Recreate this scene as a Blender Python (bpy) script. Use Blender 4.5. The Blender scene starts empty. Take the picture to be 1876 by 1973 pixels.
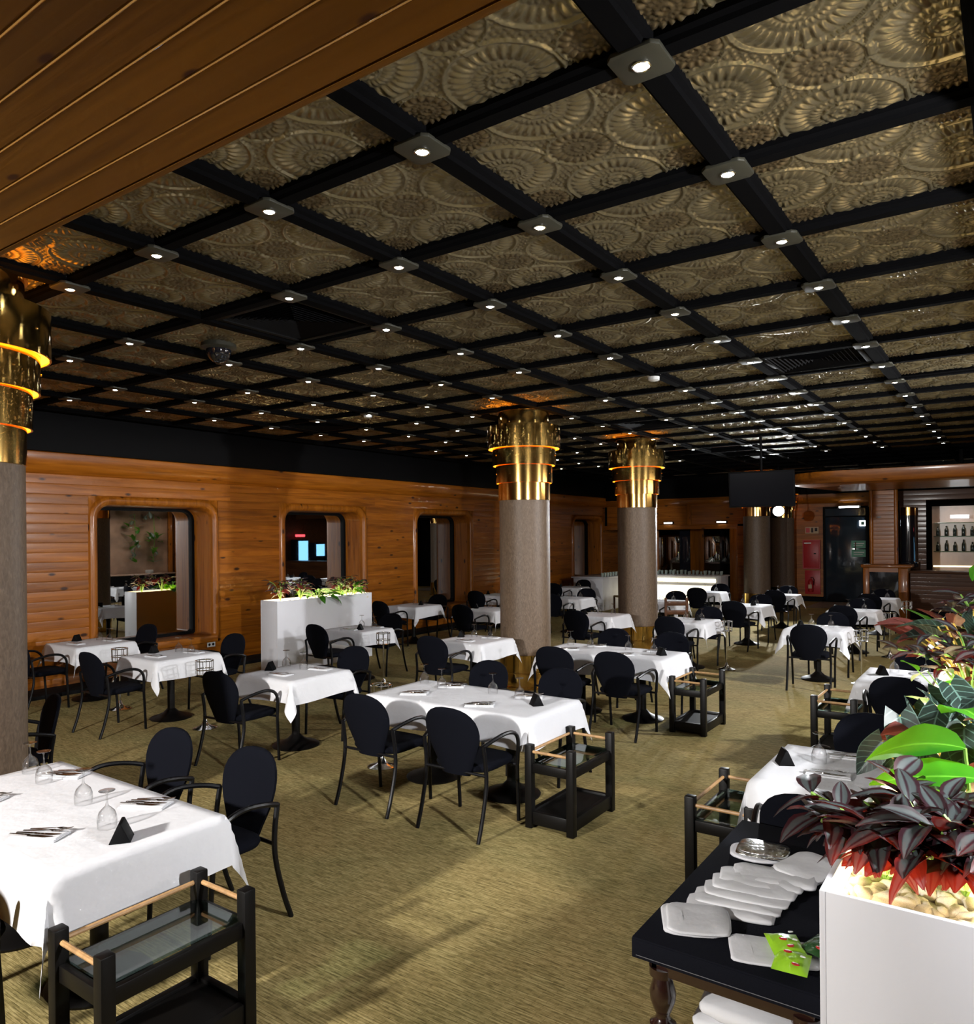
import bpy, bmesh, math, random
import numpy as np
from mathutils import Vector, Matrix
PI = math.pi
R = math.radians
S = bpy.context.scene
C = S.collection
random.seed(7)

# ---------------------------------------------------------------- camera
YAW, ROLL, CAMZ, FPX = 0.61103, 0.00902, 2.05, 1451.5
cam = bpy.data.cameras.new('camera'); camo = bpy.data.objects.new('camera', cam); C.objects.link(camo)
cam.sensor_fit = 'VERTICAL'; cam.sensor_height = 36; cam.sensor_width = 36
cam.lens = FPX / 1973 * 36
cam.shift_y = (1034.33 - 986.5) / 1973
cam.clip_start = .05; cam.clip_end = 200
_f = Vector((-math.sin(YAW), math.cos(YAW), 0)); _r = Vector((math.cos(YAW), math.sin(YAW), 0)); _u = Vector((0, 0, 1))
_rc = _r * math.cos(ROLL) - _u * math.sin(ROLL); _uc = _r * math.sin(ROLL) + _u * math.cos(ROLL)
camo.matrix_world = Matrix(((_rc.x, _uc.x, -_f.x, 0), (_rc.y, _uc.y, -_f.y, 0), (_rc.z, _uc.z, -_f.z, CAMZ), (0, 0, 0, 1)))
S.camera = camo

# ---------------------------------------------------------------- world, exposure
w = bpy.data.worlds.new('world'); S.world = w; w.use_nodes = True
w.node_tree.nodes['Background'].inputs[0].default_value = (.02, .02, .025, 1)
S.view_settings.view_transform = 'Standard'; S.view_settings.look = 'None'
S.view_settings.gamma = 1; S.view_settings.exposure = 0.0; S.view_settings.use_curve_mapping = False
S.cycles.max_bounces = 5; S.cycles.diffuse_bounces = 3; S.cycles.glossy_bounces = 4; S.cycles.transmission_bounces = 4; S.cycles.transparent_max_bounces = 10
S.cycles.use_adaptive_sampling = True; S.cycles.adaptive_threshold = .08; S.cycles.adaptive_min_samples = 12
S.cycles.sample_clamp_indirect = 4; S.cycles.caustics_reflective = False; S.cycles.caustics_refractive = False
S.cycles.use_denoising = True

# flood lamps that light the room: position, aim, watts, size, colour
FLOODS = [((-3.8, -3.0, 2.85), (-4.6, 8.0, .3), 365, .22, (1.0, .97, .93)),
          ((1.6, 2.4, 2.60), (-6.0, 6.6, .8), 165, .22, (.97, .98, 1.0)),
          ((1.6, 9.3, 2.75), (-6.5, 9.2, 1.0), 180, .22, (.97, .98, 1.0))]
FAR_FLOOD = ((-4.93, 20.0, 2.64), (-3.4, 13, 0.0), 120, .20, (.93, .97, 1.0))
LED_WATT = 2.2

# ---------------------------------------------------------------- helpers
def tag(o, label=None, cat=None, group=None, kind=None):
    if label: o['label'] = label
    if cat: o['category'] = cat
    if group: o['group'] = group
    if kind: o['kind'] = kind
    return o
def empty(name, loc=(0, 0, 0), rz=0, parent=None):
    o = bpy.data.objects.new(name, None); C.objects.link(o)
    o.location = loc; o.rotation_euler = (0, 0, rz); o.empty_display_size = .1
    if parent: o.parent = parent
    return o
def inst(name, me, parent=None, loc=(0, 0, 0), rot=(0, 0, 0), scale=(1, 1, 1)):
    o = bpy.data.objects.new(name, me); C.objects.link(o)
    o.location = loc; o.rotation_euler = rot; o.scale = scale
    if parent: o.parent = parent
    return o
KIDS = {}
def copy_tree(o, parent=None):
    c = o.copy(); C.objects.link(c); c.parent = parent
    for ch in o.children: copy_tree(ch, c)
    return c
class MB:
    def __init__(s): s.v = []; s.f = []; s.uv = None
    def add(s, vs, fs):
        n = len(s.v); s.v += [tuple(p) for p in vs]; s.f += [tuple(i + n for i in f) for f in fs]; return s
    def box(s, x0, x1, y0, y1, z0, z1):
        return s.add([(x0, y0, z0), (x1, y0, z0), (x1, y1, z0), (x0, y1, z0), (x0, y0, z1), (x1, y0, z1), (x1, y1, z1), (x0, y1, z1)],
                     [(3, 2, 1, 0), (4, 5, 6, 7), (0, 1, 5, 4), (1, 2, 6, 5), (2, 3, 7, 6), (3, 0, 4, 7)])
    def tube(s, path, r, seg=8, cap=True):
        P = [Vector(p) for p in path]; n = len(P)
        rr = r if isinstance(r, (list, tuple)) else [r] * n
        vs = []; fs = []; prev = None
        for i in range(n):
            t = (P[min(i + 1, n - 1)] - P[max(i - 1, 0)]).normalized()
            if prev is None:
                a = Vector((0, 0, 1)) if abs(t.z) < .9 else Vector((1, 0, 0))
                prev = (a - t * a.dot(t)).normalized()
            else: prev = (prev - t * prev.dot(t)).normalized()
            b = t.cross(prev)
            for k in range(seg):
                an = 2 * PI * k / seg
                vs.append(P[i] + (prev * math.cos(an) + b * math.sin(an)) * rr[i])
        for i in range(n - 1):
            for k in range(seg):
                k2 = (k + 1) % seg
                fs.append((i * seg + k, i * seg + k2, (i + 1) * seg + k2, (i + 1) * seg + k))
        if cap:
            fs.append(tuple(reversed(range(seg)))); fs.append(tuple(range((n - 1) * seg, n * seg)))
        return s.add(vs, fs)
    def lathe(s, prof, seg=24, c=(0, 0, 0)):
        vs = []; fs = []; n = len(prof)
        for (r, z) in prof:
            for k in range(seg):
                a = 2 * PI * k / seg; vs.append((c[0] + r * math.cos(a), c[1] + r * math.sin(a), c[2] + z))
        for i in range(n - 1):
            for k in range(seg):
                k2 = (k + 1) % seg; fs.append((i * seg + k, i * seg + k2, (i + 1) * seg + k2, (i + 1) * seg + k))
        return s.add(vs, fs)
    def prism(s, poly, a0, a1, ax=2):
        n = len(poly)
        def put(p, a):
            q = list(p); q.insert(ax, a); return tuple(q)
        vs = [put(p, a0) for p in poly] + [put(p, a1) for p in poly]
        fs = [tuple(reversed(range(n))), tuple(range(n, 2 * n))] + [(i, (i + 1) % n, n + (i + 1) % n, n + i) for i in range(n)]
        return s.add(vs, fs)
    def loft(s, loops, closed=True, cap0=False, cap1=False):
        n = len(loops[0]); vs = [p for l in loops for p in l]; fs = []
        for i in range(len(loops) - 1):
            for k in range(n if closed else n - 1):
                k2 = (k + 1) % n; fs.append((i * n + k, i * n + k2, (i + 1) * n + k2, (i + 1) * n + k))
        if cap0: fs.append(tuple(reversed(range(n))))
        if cap1: fs.append(tuple(range((len(loops) - 1) * n, len(loops) * n)))
        return s.add(vs, fs)
    def mesh(s, name, mat, bevel=0, smooth=35, seg=2, uv=None, fixn=False):
        me = bpy.data.meshes.new(name); me.from_pydata(s.v, [], s.f); me.validate()
        if bevel or fixn:
            bm = bmesh.new(); bm.from_mesh(me)
            if fixn: bmesh.ops.recalc_face_normals(bm, faces=bm.faces)
            if bevel:
                ed = [e for e in bm.edges if len(e.link_faces) == 2 and e.calc_face_angle(0) > R(40)]
                bmesh.ops.bevel(bm, geom=ed, offset=bevel, segments=seg, profile=.5, affect='EDGES', clamp_overlap=True)
            bm.to_mesh(me); bm.free()
        if uv is not None:
            ul = me.uv_layers.new(name='UVMap')
            for lp in me.loops: ul.data[lp.index].uv = uv[lp.vertex_index]
        if smooth:
            me.polygons.foreach_set('use_smooth', [True] * len(me.polygons)); me.set_sharp_from_angle(angle=R(smooth))
        if mat: me.materials.append(mat)
        me.update(); return me
    def build(s, name, mat, parent=None, loc=(0, 0, 0), rot=(0, 0, 0), **k):
        return inst(name, s.mesh(name, mat, **k), parent, loc, rot)
def box(name, mat, b, parent=None, bevel=0, **k): return MB().box(*b).build(name, mat, parent, bevel=bevel, **k)

# ---------------------------------------------------------------- materials
def NT(name):
    m = bpy.data.materials.new(name); m.use_nodes = True; nt = m.node_tree
    return m, nt, nt.nodes['Principled BSDF']
def nd(nt, t, **k):
    n = nt.nodes.new(t)
    for a, b in k.items():
        if a in ('op',): n.operation = b
        elif a.startswith('i_'): n.inputs[int(a[2:])].default_value = b
        else: setattr(n, a, b)
    return n
def mth(nt, op, a, b=None, c=None):
    n = nt.nodes.new('ShaderNodeMath'); n.operation = op
    for i, x in enumerate((a, b, c)):
        if x is None: continue
        if isinstance(x, (int, float)): n.inputs[i].default_value = x
        else: nt.links.new(x, n.inputs[i])
    return n.outputs[0]
def ramp(nt, fac, stops):
    n = nt.nodes.new('ShaderNodeValToRGB'); e = n.color_ramp.elements
    while len(e) < len(stops): e.new(.5)
    for k, (p, c) in enumerate(stops): e[k].position = p; e[k].color = (*c, 1)
    nt.links.new(fac, n.inputs[0]); return n.outputs[0]
def mixc(nt, fac, a, b, mode='MIX'):
    n = nt.nodes.new('ShaderNodeMix'); n.data_type = 'RGBA'; n.blend_type = mode
    for i, x in ((0, fac), (6, a), (7, b)):
        if isinstance(x, (int, float)): n.inputs[i].default_value = x
        elif isinstance(x, tuple): n.inputs[i].default_value = (*x, 1)
        else: nt.links.new(x, n.inputs[i])
    return n.outputs[2]
def setp(b, **k):
    nm = dict(col='Base Color', rough='Roughness', metal='Metallic', coat='Coat Weight', coatr='Coat Roughness', spec='Specular IOR Level',
              em='Emission Color', es='Emission Strength', trans='Transmission Weight', ior='IOR', sheen='Sheen Weight', sss='Subsurface Weight')
    for a, v in k.items(): b.inputs[nm[a]].default_value = (*v, 1) if a in ('col', 'em') else v
def simple(name, col, rough=.5, metal=0, noise=0, nscale=8, bump=0, bscale=60, **k):
    m, nt, b = NT(name); setp(b, col=col, rough=rough, metal=metal, **k)
    if noise or bump:
        tc = nd(nt, 'ShaderNodeTexCoord')
        if noise:
            n = nd(nt, 'ShaderNodeTexNoise'); n.inputs['Scale'].default_value = nscale; n.inputs['Detail'].default_value = 3
            nt.links.new(tc.outputs['Object'], n.inputs[0])
            lo = tuple(max(0, c * (1 - noise)) for c in col); hi = tuple(min(1, c * (1 + noise)) for c in col)
            nt.links.new(ramp(nt, n.outputs[0], [(.3, lo), (.7, hi)]), b.inputs['Base Color'])
        if bump:
            n = nd(nt, 'ShaderNodeTexNoise'); n.inputs['Scale'].default_value = bscale; n.inputs['Detail'].default_value = 3
            nt.links.new(tc.outputs['Object'], n.inputs[0])
            bp = nd(nt, 'ShaderNodeBump'); bp.inputs['Strength'].default_value = bump; bp.inputs['Distance'].default_value = .01
            nt.links.new(n.outputs[0], bp.inputs['Height']); nt.links.new(bp.outputs[0], b.inputs['Normal'])
    return m
def emis(name, col, strength):
    m, nt, b = NT(name)
    if name in ('led_white', 'led_warm', 'flood_lens'): m.cycles.emission_sampling = 'NONE'      # their light comes from the lamp inside
    setp(b, col=(0, 0, 0), em=col, es=strength, rough=1); return m
def wood(name, axis, spec=.35, kn=1.0, base=((.20, .056, .003), (.32, .097, .006), (.42, .138, .011)), rough=.36, coat=.25, knots=True):
    """varnished pine; the grain runs along world axis 'X', 'Y' or 'Z'"""
    m, nt, b = NT(name)
    g = nd(nt, 'ShaderNodeNewGeometry'); oi = nd(nt, 'ShaderNodeObjectInfo')
    mp = nd(nt, 'ShaderNodeMapping'); nt.links.new(g.outputs['Position'], mp.inputs[0])
    sc = {'X': (.55, 9, 9), 'Y': (9, .55, 9), 'Z': (9, 9, .55)}[axis]; mp.inputs['Scale'].default_value = sc
    off = nd(nt, 'ShaderNodeCombineXYZ')
    for i in range(3): nt.links.new(mth(nt, 'MULTIPLY', oi.outputs['Random'], 17.3 * (i + 1)), off.inputs[i])
    nt.links.new(off.outputs[0], mp.inputs['Location'])
    n1 = nd(nt, 'ShaderNodeTexNoise'); n1.inputs['Scale'].default_value = 1.6; n1.inputs['Detail'].default_value = 3.5; n1.inputs['Distortion'].default_value = 1.1
    nt.links.new(mp.outputs[0], n1.inputs[0])
    col = ramp(nt, n1.outputs[0], [(.28, base[0]), (.5, base[1]), (.74, base[2])])
    hv = mth(nt, 'MULTIPLY_ADD', oi.outputs['Random'], .34, .82)
    col = mixc(nt, 1.0, col, hv, 'MULTIPLY')
    if knots:
        mk = nd(nt, 'ShaderNodeMapping'); nt.links.new(g.outputs['Position'], mk.inputs[0]); nt.links.new(off.outputs[0], mk.inputs['Location'])
        mk.inputs['Scale'].default_value = {'X': (2.2 * kn, 5 * kn, 5 * kn), 'Y': (5 * kn, 2.2 * kn, 5 * kn), 'Z': (5 * kn, 5 * kn, 2.2 * kn)}[axis]
        vo = nd(nt, 'ShaderNodeTexVoronoi'); vo.inputs['Scale'].default_value = 1.0; nt.links.new(mk.outputs[0], vo.inputs[0])
        k = ramp(nt, vo.outputs['Distance'], [(.08, (1, 1, 1)), (.15, (0, 0, 0))])
        col = mixc(nt, k, col, (.045, .013, .004))
    nt.links.new(col, b.inputs['Base Color']); setp(b, rough=rough, coat=coat, coatr=.12, spec=spec)
    bp = nd(nt, 'ShaderNodeBump'); bp.inputs['Strength'].default_value = .12; bp.inputs['Distance'].default_value = .01
    nt.links.new(n1.outputs[0], bp.inputs['Height']); nt.links.new(bp.outputs[0], b.inputs['Normal'])
    return m
def glassy(name, tint=(1, 1, 1), refl=.9, edge=0):
    """thin clear glass: lets light straight through and mirrors at grazing angles"""
    m, nt, b = NT(name); nt.nodes.remove(b); out = nt.nodes['Material Output']
    tr = nd(nt, 'ShaderNodeBsdfTransparent'); tr.inputs[0].default_value = (*tint, 1)
    gl = nd(nt, 'ShaderNodeBsdfGlossy'); gl.inputs['Roughness'].default_value = .04; gl.inputs[0].default_value = (refl, refl, refl, 1)
    lw = nd(nt, 'ShaderNodeLayerWeight'); lw.inputs[0].default_value = .35
    f = mth(nt, 'MULTIPLY_ADD', lw.outputs['Facing'], .5, .07)
    if edge: nt.links.new(mixc(nt, mth(nt, 'POWER', lw.outputs['Facing'], 1.6), tint, (edge, edge, edge)), tr.inputs[0])
    mx = nd(nt, 'ShaderNodeMixShader'); nt.links.new(f, mx.inputs[0]); nt.links.new(tr.outputs[0], mx.inputs[1]); nt.links.new(gl.outputs[0], mx.inputs[2])
    nt.links.new(mx.outputs[0], out.inputs[0]); return m
def carpet_mat():
    m, nt, b = NT('carpet'); g = nd(nt, 'ShaderNodeNewGeometry')
    def noise(sc, det, scale=1.0, dist=0.):
        mp = nd(nt, 'ShaderNodeMapping'); mp.inputs['Scale'].default_value = sc; nt.links.new(g.outputs['Position'], mp.inputs[0])
        n = nd(nt, 'ShaderNodeTexNoise'); n.inputs['Scale'].default_value = scale; n.inputs['Detail'].default_value = det; n.inputs['Distortion'].default_value = dist
        nt.links.new(mp.outputs[0], n.inputs[0]); return n.outputs[0]
    fine = noise((9, 120, 1), 2); mid = noise((26, 60, 1), 3); patch = noise((.9, 1.5, 1), 3, 1, .5)
    br = nd(nt, 'ShaderNodeTexBrick'); mp = nd(nt, 'ShaderNodeMapping'); mp.inputs['Scale'].default_value = (1, 1, 1); nt.links.new(g.outputs['Position'], mp.inputs[0]); nt.links.new(mp.outputs[0], br.inputs[0])
    br.inputs['Scale'].default_value = 9; br.inputs['Mortar Size'].default_value = .012; br.inputs['Brick Width'].default_value = .9; br.inputs['Row Height'].default_value = .14
    br.inputs['Color1'].default_value = (.35, .35, .35, 1); br.inputs['Color2'].default_value = (.75, .75, .75, 1); br.inputs['Mortar'].default_value = (.1, .1, .1, 1)
    bw = nd(nt, 'ShaderNodeRGBToBW'); nt.links.new(br.outputs[0], bw.inputs[0])
    t = mth(nt, 'ADD', mth(nt, 'MULTIPLY', fine, .5), mth(nt, 'MULTIPLY', mid, .3))
    t = mth(nt, 'ADD', t, mth(nt, 'MULTIPLY', bw.outputs[0], .2))
    c1 = ramp(nt, t, [(.36, (.125, .092, .033)), (.5, (.295, .22, .086)), (.62, (.43, .33, .145))])
    c2 = ramp(nt, t, [(.36, (.11, .09, .032)), (.5, (.245, .198, .077)), (.62, (.365, .297, .13))])
    col = mixc(nt, ramp(nt, patch, [(.38, (0, 0, 0)), (.62, (1, 1, 1))]), c1, c2)
    nt.links.new(col, b.inputs['Base Color']); setp(b, rough=.95, spec=.1)
    bp = nd(nt, 'ShaderNodeBump'); bp.inputs['Strength'].default_value = .5; bp.inputs['Distance'].default_value = .01
    nt.links.new(t, bp.inputs['Height']); nt.links.new(bp.outputs[0], b.inputs['Normal']); return m
def cloth_mat():
    m, nt, b = NT('white_linen'); setp(b, col=(.70, .70, .725), rough=.85, spec=.2)
    tc = nd(nt, 'ShaderNodeTexCoord'); n = nd(nt, 'ShaderNodeTexNoise'); n.inputs['Scale'].default_value = 9; n.inputs['Detail'].default_value = 3
    nt.links.new(tc.outputs['Object'], n.inputs[0])
    bp = nd(nt, 'ShaderNodeBump'); bp.inputs['Strength'].default_value = .25; bp.inputs['Distance'].default_value = .02
    nt.links.new(n.outputs[0], bp.inputs['Height']); nt.links.new(bp.outputs[0], b.inputs['Normal']); return m
def leaf_mat(name, kind):
    m, nt, b = NT(name); uv = nd(nt, 'ShaderNodeUVMap'); uv.uv_map = 'UVMap'
    sp = nd(nt, 'ShaderNodeSeparateXYZ'); nt.links.new(uv.outputs[0], sp.inputs[0])
    u = mth(nt, 'ABSOLUTE', mth(nt, 'MULTIPLY_ADD', sp.outputs[0], 2, -1)); v = sp.outputs[1]
    oi = nd(nt, 'ShaderNodeObjectInfo'); tcol = (.1, .3, .02)
    if kind == 'zebra':
        col = ramp(nt, u, [(.06, (.018, .007, .011)), (.20, (.055, .070, .070)), (.58, (.048, .062, .061)), (.72, (.020, .008, .012)), (1, (.024, .007, .010))]); tcol = (.28, .02, .012)
    elif kind == 'alocasia':
        wv = mth(nt, 'SINE', mth(nt, 'MULTIPLY', mth(nt, 'SUBTRACT', v, mth(nt, 'MULTIPLY', u, .22)), 44))
        vein = ramp(nt, wv, [(.86, (0, 0, 0)), (.97, (1, 1, 1))])
        mid = ramp(nt, u, [(.035, (1, 1, 1)), (.075, (0, 0, 0)), (.93, (0, 0, 0)), (.97, (1, 1, 1))])
        f = mixc(nt, 1.0, vein, mid, 'LIGHTEN')
        col = mixc(nt, f, (.009, .018, .014), (.06, .11, .09)); tcol = (.05, .12, .05)
    elif kind == 'green':
        col = mixc(nt, ramp(nt, u, [(.03, (1, 1, 1)), (.08, (0, 0, 0))]), (.018, .14, .006), (.09, .30, .025)); tcol = (.22, .62, .01)
    elif kind == 'red':
        col = mixc(nt, ramp(nt, u, [(.03, (1, 1, 1)), (.09, (0, 0, 0))]), (.12, .035, .03), (.3, .1, .08)); tcol = (.4, .08, .04)
    else:
        col = mixc(nt, ramp(nt, u, [(.3, (1, 1, 1)), (.7, (0, 0, 0))]), (.12, .2, .16), (.45, .5, .48)); tcol = (.2, .3, .2)
    col = mixc(nt, 1.0, col, mth(nt, 'MULTIPLY_ADD', oi.outputs['Random'], .6, .7), 'MULTIPLY')
    nt.links.new(col, b.inputs['Base Color']); setp(b, rough=.42)
    tl = nd(nt, 'ShaderNodeBsdfTranslucent'); tl.inputs[0].default_value = (*tcol, 1)
    mx = nd(nt, 'ShaderNodeMixShader'); mx.inputs[0].default_value = {'zebra': .14, 'alocasia': .12, 'green': .20}.get(kind, .2)
    out = nt.nodes['Material Output']; nt.links.new(b.outputs[0], mx.inputs[1]); nt.links.new(tl.outputs[0], mx.inputs[2]); nt.links.new(mx.outputs[0], out.inputs[0])
    return m
def tinmat():
    m, nt, b = NT('embossed_tin'); setp(b, rough=.33, metal=.8)
    at = nd(nt, 'ShaderNodeAttribute'); at.attribute_name = 'finish'
    g = nd(nt, 'ShaderNodeNewGeometry'); n = nd(nt, 'ShaderNodeTexNoise'); n.inputs['Scale'].default_value = 2.2; n.inputs['Detail'].default_value = 4; nt.links.new(g.outputs['Position'], n.inputs[0])
    c1 = ramp(nt, n.outputs[0], [(.3, (.27, .23, .14)), (.7, (.37, .315, .195))])
    nt.links.new(mixc(nt, at.outputs['Fac'], (.12, .085, .045), c1), b.inputs['Base Color'])
    nt.links.new(mth(nt, 'MULTIPLY_ADD', at.outputs['Fac'], -.20, .48), b.inputs['Roughness']); return m
def colmat():
    m, nt, b = NT('column_bark_paper'); tc = nd(nt, 'ShaderNodeTexCoord')
    mp = nd(nt, 'ShaderNodeMapping'); mp.inputs['Scale'].default_value = (60, 60, 24); nt.links.new(tc.outputs['Object'], mp.inputs[0])
    n = nd(nt, 'ShaderNodeTexNoise'); n.inputs['Scale'].default_value = 1; n.inputs['Detail'].default_value = 3; n.inputs['Distortion'].default_value = .8; nt.links.new(mp.outputs[0], n.inputs[0])
    nt.links.new(ramp(nt, n.outputs[0], [(.3, (.095, .061, .037)), (.55, (.138, .092, .058)), (.75, (.18, .124, .081))]), b.inputs['Base Color']); setp(b, rough=.5, spec=.45)
    bp = nd(nt, 'ShaderNodeBump'); bp.inputs['Strength'].default_value = .35; bp.inputs['Distance'].default_value = .006
    nt.links.new(n.outputs[0], bp.inputs['Height']); nt.links.new(bp.outputs[0], b.inputs['Normal']); return m
M = dict(
    carpet=carpet_mat(), linen=cloth_mat(),
    pineX=wood('varnished_pine_x', 'X'), pineY=wood('varnished_pine_y', 'Y'), pineZ=wood('varnished_pine_z', 'Z'),
    darkpine=wood('dark_varnished_pine', 'X', spec=.2, base=((.055, .020, .007), (.085, .031, .010), (.115, .043, .014)), rough=.45, coat=.08),
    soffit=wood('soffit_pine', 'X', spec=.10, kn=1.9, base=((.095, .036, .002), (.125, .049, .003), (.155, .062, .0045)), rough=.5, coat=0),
    bead=simple('groove_glint_bead', (.30, .14, .035), .22, coat=1.0, spec=.6),  # lighter and glossier than the soffit boards, stands in for the grooves' bright highlight
    black=simple('black_paint', (.0025, .0025, .003), .6, spec=.10), barblk=simple('bar_black', (.0028, .0028, .0032), .9, spec=.03), blackmat=simple('black_matt', (.004, .004, .0045), .8, spec=.15),
    navy=simple('navy_black_fabric', (.0034, .0039, .0068), .95, bump=.15, bscale=300, spec=.08),
    chairblk=simple('black_tube', (.003, .003, .004), .35, spec=.25),
    cartblk=simple('black_lacquered_wood', (.0035, .003, .0028), .42, spec=.18),
    oak=simple('pale_dowel', (.42, .24, .10), .5, noise=.25, nscale=25),
    chrome=simple('chrome', (.75, .75, .75), .16, 1), steel=simple('cutlery_steel', (.62, .60, .58), .18, 1),
    foil=simple('foil', (.72, .72, .70), .22, 1, bump=.6, bscale=25),
    brass=simple('polished_brass', (.72, .46, .14), .13, 1, noise=.12, nscale=3),
    panel=tinmat(),
    plate=simple('bronze_plate', (.04, .039, .028), .5, .2),
    coltex=colmat(),
    white=simple('white_lacquer', (.70, .70, .74), .4), pvc=simple('white_plastic', (.75, .75, .73), .5),
    mirror=simple('smoked_mirror', (.60, .62, .62), .015, 1), bmirror=simple('black_glass', (.012, .013, .018), .06, coat=.6),
    glass=glassy('clear_glass', (.97, .97, .97), .9, .30), shelfglass=glassy('shelf_glass', (.66, .80, .75), .45),
    red=simple('red_enamel', (.42, .015, .02), .4), pebble=simple('white_pebble', (.72, .66, .55), .75, noise=.2, nscale=14),
    marble=simple('pink_marble', (.42, .27, .19), .25, noise=.3, nscale=1.5), darkcloth=simple('black_cloth', (.005, .0055, .009), .95, bump=.2, bscale=250, spec=.1),
    mahog=simple('dark_mahogany', (.022, .008, .006), .22, coat=.6), stitch=simple('grey_thread', (.13, .13, .14), .9),
    stem=simple('yellow_stem', (.42, .30, .05), .55), gstem=simple('green_stem', (.16, .30, .05), .55), stone=simple('grey_doorstep', (.16, .14, .11), .6, noise=.2),
    cup=simple('glassware_green', (.34, .42, .38), .12, spec=.8), bottle=simple('dark_bottle', (.012, .016, .012), .1), lime=simple('lime_wrapper', (.36, .72, .03), .28, coat=.5),
    dgreen=simple('dark_green_wrapper', (.02, .07, .02), .25, coat=.5), redprint=simple('red_print', (.5, .02, .02), .35), greensign=simple('green_sign', (.10, .34, .22), .5),
    screen=simple('switched_off_screen', (.004, .004, .006), .2, spec=.06), slate=simple('slate_door', (.02, .03, .042), .12, coat=.5), sign=simple('sign_cream', (.5, .36, .22), .5), straw=simple('straw_seat', (.45, .33, .16), .8), extg=simple('extinguisher', (.35, .02, .02), .25),
    led=emis('led_white', (.92, .97, 1), 60), ledwarm=emis('led_warm', (1, .82, .6), 40), amber=emis('amber_strip', (1, .33, .02), 6.0),
    flood=emis('flood_lens', (.95, .98, 1), 110), strip=emis('warm_strip', (1, .74, .38), 26), cool=emis('cool_tube', (.9, .96, 1), 9),
    cream=emis('counter_glow', (1, .90, .62), 2.8), blue=emis('fridge_glow', (.25, .62, 1), 2.2), redglow=emis('red_sign_glow', (1, .08, .1), 3), yel=emis('shelf_glow', (1, .75, .4), 3.0),
    zebra=leaf_mat('zebra_leaf', 'zebra'), aloc=leaf_mat('veined_leaf', 'alocasia'), gleaf=leaf_mat('green_leaf', 'green'), rleaf=leaf_mat('russet_leaf', 'red'), vleaf=leaf_mat('silver_leaf', 'pale'),
)

# ================================================================= the setting
XL, XM, XR, YB, YF, ZC, ZW = -10.80, -11.30, 2.2, -4.6, 24.45, 3.784, 3.25
def struct(o): o['kind'] = 'structure'; return o
struct(box('floor', M['carpet'], (XM - .3, XR + .3, YB - .2, YF + 1.2, -.08, 0), smooth=0))

# ---- tin ceiling: panels, black bars
ceil = struct(box('ceiling', M['blackmat'], (XM - .3, XR + .3, YB - .2, YF + 1.2, ZC + .09, ZC + .16), smooth=0))
GX = lambda j: -(1.09005 + 1.02595 * j)
GY = lambda i: 2.55177 + i
def tin_mesh():
    n = 150; PX, PY = 1.02595, 1.0
    xs = np.linspace(-.5, .5, n); X, Y = np.meshgrid(xs, xs, indexing='ij')
    H = np.zeros((n, n)); done = np.zeros((n, n), bool); F = np.ones((n, n))
    def medal(cx, cy, r, lob, rings, fin=1.0):
        nonlocal H, done, F
        d = np.hypot(X - cx, Y - cy); a = np.arctan2(Y - cy, X - cx); t = d / r
        edge = 1 + .045 * np.cos(lob * a)
        msk = (t < edge) & ~done
        petal = .5 + .5 * np.cos(lob * a)
        h = np.where(t > .62, (.35 + .65 * petal) * (1 - ((t - .8) / .26) ** 2).clip(0, 1), 0)
        h += np.where((t <= .62) & (t > .34), .3 + .5 * (.5 + .5 * np.cos(lob * a + PI)) * (.5 + .5 * np.cos((t - .48) * 22)), 0)
        h += np.where(t <= .34, .55 + .35 * np.cos(t * 2 * PI * rings) * (.6 + .4 * np.cos(8 * a)), 0)
        H = np.where(msk, h, H); F = np.where(msk, fin, F); done |= msk
        ring = (np.abs(t - 1.10) < .035) & ~done
        H = np.where(ring, .75, H); done |= ring
        gap = (t < 1.16) & ~done; H = np.where(gap, .28, H); done |= gap
    medal(0, 0, .135, 20, 5, .35)
    for sx in (-1, 1):
        for sy in (-1, 1): medal(.365 * sx, .365 * sy, .105, 16, 4, .15)
    for cx, cy in ((.385, 0), (-.385, 0), (0, .385), (0, -.385)): medal(cx, cy, .215, 30, 6, .8)
    # the lattice between the medallions: little beads
    bead = (.5 + .5 * np.cos(X * 2 * PI * 36)) * (.5 + .5 * np.cos(Y * 2 * PI * 36))
    F = np.where(done, F, .6); H = np.where(done, H, .12 + .5 * bead)
    for sx, sy in ((1, 0), (-1, 0), (0, 1), (0, -1)):                # flat tabs around the middle
        tx, ty = .163 * sx, .163 * sy
        tab = (np.abs((X - tx) * (1 if sx else 1)) < (.012 if sx else .032)) & (np.abs(Y - ty) < (.032 if sx else .012))
        H = np.where(tab, .95, H)
    border = (np.abs(X) > .455) | (np.abs(Y) > .455); H = np.where(border, .35, H); F = np.where(border, 1, F)
    Z = -(H * .017)
    vs = np.stack([X * PX, Y * PY, Z], -1).reshape(-1, 3)
    idx = np.arange(n * n).reshape(n, n)
    f = np.stack([idx[:-1, :-1], idx[:-1, 1:], idx[1:, 1:], idx[1:, :-1]], -1).reshape(-1, 4)
    me = bpy.data.meshes.new('ceiling_panel'); me.from_pydata(vs.tolist(), [], f.tolist())
    at = me.attributes.new('finish', 'FLOAT', 'POINT'); at.data.foreach_set('value', F.reshape(-1).astype(np.float32))
    me.polygons.foreach_set('use_smooth', [True] * len(me.polygons)); me.materials.append(M['panel']); me.update(); return me
TIN = tin_mesh()
VENTS = {(1, 3), (5, 0), (5, 7), (8, 3)}                                   # tiles that hold an air grille (row, column)
def blacktile(i, j): return (3 <= j <= 4 and 12 <= i <= 14) or (1 <= j <= 2 and i == 14)
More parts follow.
